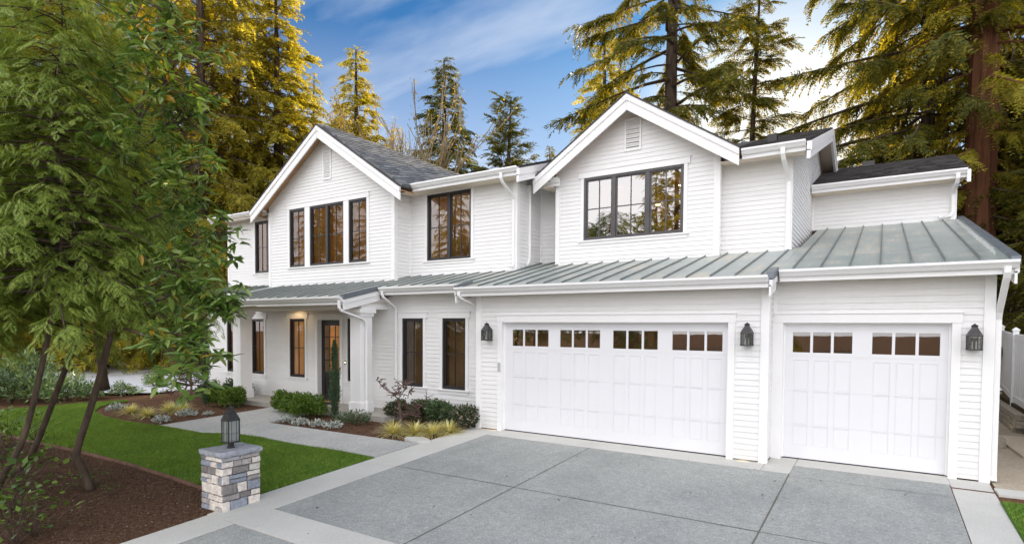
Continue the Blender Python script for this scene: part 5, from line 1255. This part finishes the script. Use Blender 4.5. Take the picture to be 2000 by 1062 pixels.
def silver(seed, n=230):
    rng = np.random.default_rng(seed); d = rng.normal(0, 1, (n, 3)); d[:, 2] = np.abs(d[:, 2]) * .8; d = norm(d); p = d * rng.uniform(.2, 1, (n, 1)) * np.array([.21, .18, .12]) + np.array([0, 0, .02]); s = rng.uniform(.04, .085, n)
    V, F = instance(LEAF, LEAFF, p, frames(d + rng.normal(0, .5, (n, 3)) + np.array([0, 0, .4]), rng, roll=20), np.stack([s, s * .42, s], -1)); return mesh_np('silver_plant', V, F, MAT['whiteleaf'])
SV = [silver(71), silver(72)]
for k, (x, y, sc, lab) in enumerate([(-4.72, -1.72, 1.1, 'low white leaved plant leftmost at the tip of the right bed'), (-4.12, -1.74, 1.1, 'low white leaved plant second from the tip of the right bed'), (-3.6, -1.66, 1.1, 'low white leaved plant third from the tip of the right bed'), (-3.06, -1.60, 1.2, 'low white leaved plant before the right porch column'),
    (-10.9, -2.95, 1.4, 'low white leaved plant left of the grasses in the curved bed'), (-7.78, -3.25, 1.2, 'low white leaved plant at the front edge of the curved bed'), (-8.05, -2.45, 1.25, 'low white flowering plant in the middle of the curved bed'), (-7.6, -2.1, .8, 'small white plant near the walkway in the curved bed')]):
    single(SV[k % 2], 'silver_plant', x, y, lab, 'plant', 'white leaved plants', k * 1.7, sc)
def small_maple(x, y, sc, seed, label):
    rng = random.Random(seed); tb = MB(); LP = []; LD = []
    def grow(p, d, L, r, depth):
        pts = [p]; rr = [r]
        for k in range(4):
            d = (d + Vector((rng.uniform(-.3, .3), rng.uniform(-.3, .3), rng.uniform(-.16, .08) if depth else .1))).normalized(); p = p + d * L / 4; pts.append(p); rr.append(max(.0065, r * (1 - .5 * (k + 1) / 4)))
            if depth > 1 and rng.random() < .30: LP.append(tuple(p)); LD.append((rng.uniform(-1, 1), rng.uniform(-1, 1), rng.uniform(-1, .2)))
        tb.tube(pts, rr, 5, False)
        if depth < 4:
            for _ in range(4 if depth < 2 else 2):
                a = rng.uniform(0, 6.28); k = rng.randint(2, 4); grow(pts[k], (Vector((math.cos(a), math.sin(a), rng.uniform(.0, .95)))).normalized(), L * rng.uniform(.5, .8), rr[k] * .7, depth + 1)
    grow(Vector((0, 0, -.05)), Vector((.1, 0, 1)), .55, .034, 0)
    t = empty('weeping_maple', (x, y, gz(x, y)), label, 'shrub'); t.scale = (sc,) * 3; tb.build('trunk', MAT['maplebark'], t)
    r2 = np.random.default_rng(seed); LPn, LDn = np.array(LP), np.array(LD); s = r2.uniform(.05, .11, len(LPn)); V, F = instance(LEAF, LEAFF, LPn, frames(LDn, r2, roll=20), np.stack([s, s * .3, s], -1)); link(bpy.data.objects.new('crown', mesh_np('crown', V, F, MAT['maple'])), t)
small_maple(-1.62, -.84, 1.35, 3, 'small weeping maple with bare purple twigs in the bed before the twin windows'); small_maple(-10.4, -1.5, 1.3, 5, 'weeping maple with purple twigs left of the house corner'); small_maple(-11.4, -.6, 1.5, 8, 'purple twigged maple behind the curved bed beside the pale road')
# rhododendrons and other broadleaf shrubs beyond the lawn
RH = [leaf_ball(s, (.9, .8, .66), 900, .17, .36, m, rough=.6, bias=.4) for s, m in ((81, 'rhodo'), (82, 'rhodo'), (83, 'darkleaf'))]
for k, (u, d, q, sc, lab) in enumerate([(20, 18.6, 2, 1.15, 'dark broadleaf shrub behind the lawn at the left edge'), (75, 18.6, 1, .95, 'broadleaf shrub behind the lawn left of the second cedar trunk'), (125, 18.8, 0, .9, 'rhododendron behind the lawn between the cedar trunks'), (175, 19.0, 1, .6, 'small rhododendron behind the lawn left of the laurel trunk'),
    (240, 19.6, 0, .5, 'rhododendron beside the pale road right of the laurel trunk'), (300, 22, 0, .5, 'rhododendron at the pale road left of the hanging leaves'), (-40, 19, 1, 1.3, 'broadleaf shrub at the far left of the lawn'), (40, 24, 0, 1.3, 'tall rhododendron in the second row at the left')]):
    x, y = gxy(u, d); shrub(RH[q], x, y, lab, 'shrub', 'shrubs beyond the lawn', k, sc, 'broadleaf_shrub', z=min(0, gz(x, y)))
GH = leaf_ball(85, (1.6, 1.3, 1.3), 2600, .20, .6, 'goldhedge', rough=.4, bias=.5)
for k, (u, d, sc, lab) in enumerate([(90, 44, 1.2, 'sunlit yellow green bush beyond the road at the left'), (150, 43, 1.1, 'sunlit yellow green bush beyond the road, second from the left'), (230, 45, 1.2, 'sunlit yellow green bush beyond the road behind the laurel trunk'), (280, 47, 1.1, 'sunlit yellow green bush beyond the road right of the laurel trunk'), (330, 45, 1.2, 'sunlit yellow green bush beyond the road left of the house'), (390, 46, 1.3, 'sunlit yellow green bush nearest the house corner'), (30, 45, 1.2, 'sunlit yellow green bush at the far left beyond the road'), (430, 38, 1.6, 'golden bush directly beside the left house wall')]):
    x, y = gxy(u, d); shrub(GH, x, y, lab, 'bush', 'sunlit bushes beyond the road', k * 1.1, (sc, sc, sc * 1.25), 'hedge_bush', z=0)
# seedlings on the mulch
def seedling(seed, n, h, leaf):
    rng = np.random.default_rng(seed); p = np.stack([rng.normal(0, h * .4, n), rng.normal(0, h * .4, n), rng.uniform(.05, 1, n) * h], -1); d = np.stack([rng.normal(0, 1, n), rng.normal(0, 1, n), rng.uniform(0, .8, n)], -1); s = leaf * rng.uniform(.6, 1.2, n)
    V, F = instance(LEAF, LEAFF, p, frames(d, rng, roll=.5), np.stack([s, s * .62, s], -1)); tb = MB()
    for k in range(0, n, 3): tb.tube([(0, 0, -.02), tuple(p[k] * np.array([.5, .5, .6])), tuple(p[k])], [.005, .004, .002], 4, False)
    return mesh_np('foliage', V, F, MAT['boxwood']), tb.mesh('stem', MAT['bark'])
SE = [seedling(91, 30, .35, .085), seedling(92, 70, .75, .115)]
for k, (u, v, q, sc, lab) in enumerate([(20, 1000, 1, 1.1, 'leafy sapling at the lower left corner of the mulch'), (65, 1045, 1, .9, 'leafy sapling at the bottom edge left of the mulch'), (150, 955, 0, .9, 'seedling left of the laurel trunk base'), (185, 950, 0, .8, 'seedling at the laurel trunk base'), (35, 960, 1, 1.0, 'leafy sapling near the cedar trunk clump'), (80, 905, 0, 1.2, 'seedling between the cedar trunks'), (-20, 1030, 1, 1.3, 'leafy sapling cut by the left edge'), (70, 860, 1, .9, 'sapling standing at the lawn edging'), (15, 880, 1, 1.2, 'sapling in front of the lawn at the left edge'), (215, 965, 0, .5, 'tiny sprout right of the laurel trunk base'), (-5, 900, 1, 1.4, 'tall leafy sapling at the left edge before the lawn edging'), (30, 1062, 1, 1.0, 'leafy sapling cut by the bottom edge near the lower left corner')]):
    d = gdist(u, v); p = at(u, v, d); shrub(SE[q], p[0], p[1], lab, 'plant', 'seedlings in the mulch', k, sc, 'seedling')

# ---- grass and mulch chips
from mathutils.geometry import tessellate_polygon
def scatter(poly, n, seed):
    rng = np.random.default_rng(seed); P = np.array(poly); tri = tessellate_polygon([[Vector((x, y, 0)) for x, y in poly]]); A = np.array([[P[i] for i in t] for t in tri]); ar = np.abs(np.cross(A[:, 1] - A[:, 0], A[:, 2] - A[:, 0])) / 2
    k = rng.choice(len(A), n, p=ar / ar.sum()); r1, r2 = np.sqrt(rng.random(n)), rng.random(n)
    return A[k, 0] * (1 - r1)[:, None] + A[k, 1] * (r1 * (1 - r2))[:, None] + A[k, 2] * (r1 * r2)[:, None], rng
def blades(poly, n, seed, h=.05, w=.012, lift=.01):
    p, rng = scatter(poly, n, seed); m = len(p); z = GS * np.clip(p[:, 1], -16, 0) + lift
    clump = .75 + .35 * np.sin(p[:, 0] * 2.1 + 1.3 * np.sin(p[:, 1] * 1.7)) * np.sin(p[:, 1] * 2.6)
    a = rng.uniform(0, 6.28, m); hh = h * rng.uniform(.6, 1.3, m) * clump; l = rng.normal(0, .5, (m, 2)) * hh[:, None]; wv = np.stack([np.cos(a), np.sin(a)], -1) * w / 2
    V = np.zeros((m, 3, 3)); V[:, 0, :2] = p - wv; V[:, 1, :2] = p + wv; V[:, 2, :2] = p + l; V[:, :2, 2] = z[:, None]; V[:, 2, 2] = z + hh
    return V.reshape(-1, 3), np.arange(3 * m).reshape(-1, 3)
LG = [(x, y) for x, y in LAWN]
o = bpy.data.objects.new('lawn_grass', mesh_np('lawn_grass', *blades(LG, 170000, 5), MAT['grassblade'])); link(o); tag(o, 'short mown green grass of the front lawn', 'grass', kind='stuff')
o = bpy.data.objects.new('side_grass', mesh_np('side_grass', *blades([(9.375, -.55), (9.41, -4), (11, -4), (11, -.45)], 16000, 6), MAT['grassblade'])); link(o); tag(o, 'short green grass at the right edge of the driveway', 'grass', kind='stuff')
def chips(polys, seed):
    parts = []
    for poly, n in polys:
        p, rng = scatter(poly, n, seed); m = len(p); pos = np.stack([p[:, 0], p[:, 1], GS * np.clip(p[:, 1], -16, 0) + rng.uniform(-.008, .012, m)], -1); d = rng.normal(0, 1, (m, 3)); d[:, 2] *= .3; s = rng.uniform(.012, .036, m)
        parts.append(instance(LEAF, LEAFF, pos, frames(d, rng, roll=.5), np.stack([s, s * rng.uniform(.2, .5, m), s], -1)))
    V, F = cat(parts); o = bpy.data.objects.new('bark_chips', mesh_np('bark_chips', V, F, MAT['chips'])); link(o); tag(o, 'loose brown bark mulch chips spread over the planting beds', 'mulch', kind='stuff')
chips([([(-.02, -6.45), (-.02, -8.5), (-7, -8.5), (-10, -5.92), (-4.1, -5.72), (-.45, -5.85)], 95000), ([(-4.9, -2.0), (-.2, -1.86), (-.2, .5), (-2.4, .5), (-2.4, -.6), (-4.9, -.6)], 22000), ([(-7.2, -3.5), (-10.15, -3.6), (-11.9, -3.0), (-12.3, -2.0), (-12, 0), (-9.4, .5), (-9.4, -.6), (-7, -.6), (-7.05, -2)], 26000)], 9)
def litter():
    p, rng = scatter([(-.1, -.1), (-.1, -7.5), (9, -7.5), (9, -.1)], 150, 77); m = len(p); pos = np.stack([p[:, 0], p[:, 1], GS * p[:, 1] + .016], -1); d = rng.normal(0, 1, (m, 3)); d[:, 2] *= .12; s_ = rng.uniform(.015, .05, m)
    V, F = instance(LEAF, LEAFF, pos, frames(d, rng, roll=.3), np.stack([s_, s_ * rng.uniform(.25, .6, m), s_], -1)); o = bpy.data.objects.new('leaf_litter', mesh_np('leaf_litter', V, F, MAT['chips'])); link(o); tag(o, 'small dry leaves and needles lying on the driveway', 'leaf litter', kind='stuff')
litter()
# ---- edging, stones and the side yard
ed = MB(); E_ = [(-.43, -5.83), (-1.25, -5.78), (-2.36, -5.72), (-4.1, -5.68), (-6.2, -5.72), (-8.2, -5.88), (-10.1, -5.88), (-14, -5.8)]
for (a, b), (c, d) in zip(E_, E_[1:]): ed.hexa([(a, b - .02, gz(a, b) - .06), (c, d - .02, gz(c, d) - .06), (c, d, gz(c, d) - .06), (a, b, gz(a, b) - .06), (a, b - .02, gz(a, b) + .045), (c, d - .02, gz(c, d) + .045), (c, d, gz(c, d) + .045), (a, b, gz(a, b) + .045)])
tag(ed.build('lawn_edging', MAT['wood']), 'thin brown edging strip between the lawn and the mulch', 'edging')
st = MB(); rng = random.Random(2); per = [(.36 * math.cos(a) * rng.uniform(.85, 1.1), .22 * math.sin(a) * rng.uniform(.85, 1.1)) for a in np.linspace(0, 6.0, 9)]
st.prism(None, [(x - .40, y - 1.62, gz(0, -1.6) - .03) for x, y in per], [(x * .95 - .40, y * .95 - 1.62, gz(0, -1.6) + .045) for x, y in per]); tag(st.build('flat_stone', MAT['concrete'], bevel=.012), 'flat pale stone slab lying in the mulch by the driveway border', 'stone')
def fence():
    pts = [(12.6, 26.0), (11.75, 18.6), (11.05, 12.4), (10.82, 8.6), (10.78, 5.0), (10.9, 1.5)]; zb = [.80, .85, .62, .52, .48, .45]
    t = empty('vinyl_fence', (pts[3][0], pts[3][1], 0), 'tall white vinyl panel fence along the right side yard', 'fence'); O = Vector((pts[3][0], pts[3][1], 0))
    pn = MB(); ps = MB()
    for k in range(len(pts) - 1):
        A, B = Vector((*pts[k], zb[k])), Vector((*pts[k + 1], zb[k + 1])); m = max(1, int((B - A).length / 2.2)); h = 1.75; n = Vector((B.y - A.y, A.x - B.x, 0)).normalized()
        for j in range(m):
            a, b = A.lerp(B, j / m) - O, A.lerp(B, (j + 1) / m) - O; q = 12
            for i in range(q):
                s, e = a.lerp(b, i / q + .004), a.lerp(b, (i + 1) / q - .004); pn.hexa([s - n * .012, e - n * .012, e + n * .012, s + n * .012] + [v + Vector((0, 0, h)) for v in (s - n * .012, e - n * .012, e + n * .012, s + n * .012)])
            for zz in (.03, h - .16): pn.hexa([v + Vector((0, 0, zz)) for v in (a - n * .03, b - n * .03, b + n * .03, a + n * .03)] + [v + Vector((0, 0, zz + .14)) for v in (a - n * .03, b - n * .03, b + n * .03, a + n * .03)])
            pp = MB(); pp.box(a.x - .06, a.x + .06, a.y - .06, a.y + .06, a.z - .25, a.z + h + .08); pp.lathe((a.x, a.y, a.z + h + .08), [(.075, 0), (.075, .03), (.01, .09)], 4, True); pp.build('post', MAT['vinyl'], t)
    pn.build('panel', MAT['vinyl'], t)
fence()
def block_wall():
    t = empty('retaining_wall', (10.9, 11, 0), 'stepped tan concrete block retaining wall below the white fence', 'retaining wall'); mb = MB(); rng = random.Random(4)
    A, B = Vector((10.62, 15.0, 0)), Vector((10.52, 6.6, 0))
    for r in range(4):
        n = 20
        for k in range(n):
            if r == 3 and k > 8: continue
            a, b = (k + (.5 if r % 2 else 0)) / n, (k + .96 + (.5 if r % 2 else 0)) / n; p, q = A.lerp(B, a) - Vector((10.9, 11, 0)), A.lerp(B, b) - Vector((10.9, 11, 0)); j = rng.uniform(-.012, .012) + r * .02
            mb.hexa([(p.x + j, p.y, r * .15 - .03), (q.x + j, q.y, r * .15 - .03), (q.x + .28 + j, q.y, r * .15 - .03), (p.x + .28 + j, p.y, r * .15 - .03), (p.x + j, p.y, r * .15 + .115), (q.x + j, q.y, r * .15 + .115), (q.x + .28 + j, q.y, r * .15 + .115), (p.x + .28 + j, p.y, r * .15 + .115)])
    mb.build('block', MAT['block'], t, bevel=.012)
    sheet('raised_bed', [(10.75, 6.6), (10.85, 20), (16, 26), (40, 26), (40, 3), (13.5, 2.4), (10.85, 2.2)], MAT['needle_litter'], .50, .6, zf=lambda x, y: 0)
block_wall()
cbk = MB(); cbk.box(9.86, 10.06, 4.1, 4.5, 0, .19); tag(cbk.build('concrete_block', MAT['block'], bevel=.01), 'single grey concrete block on the gravel beside the paving', 'block')
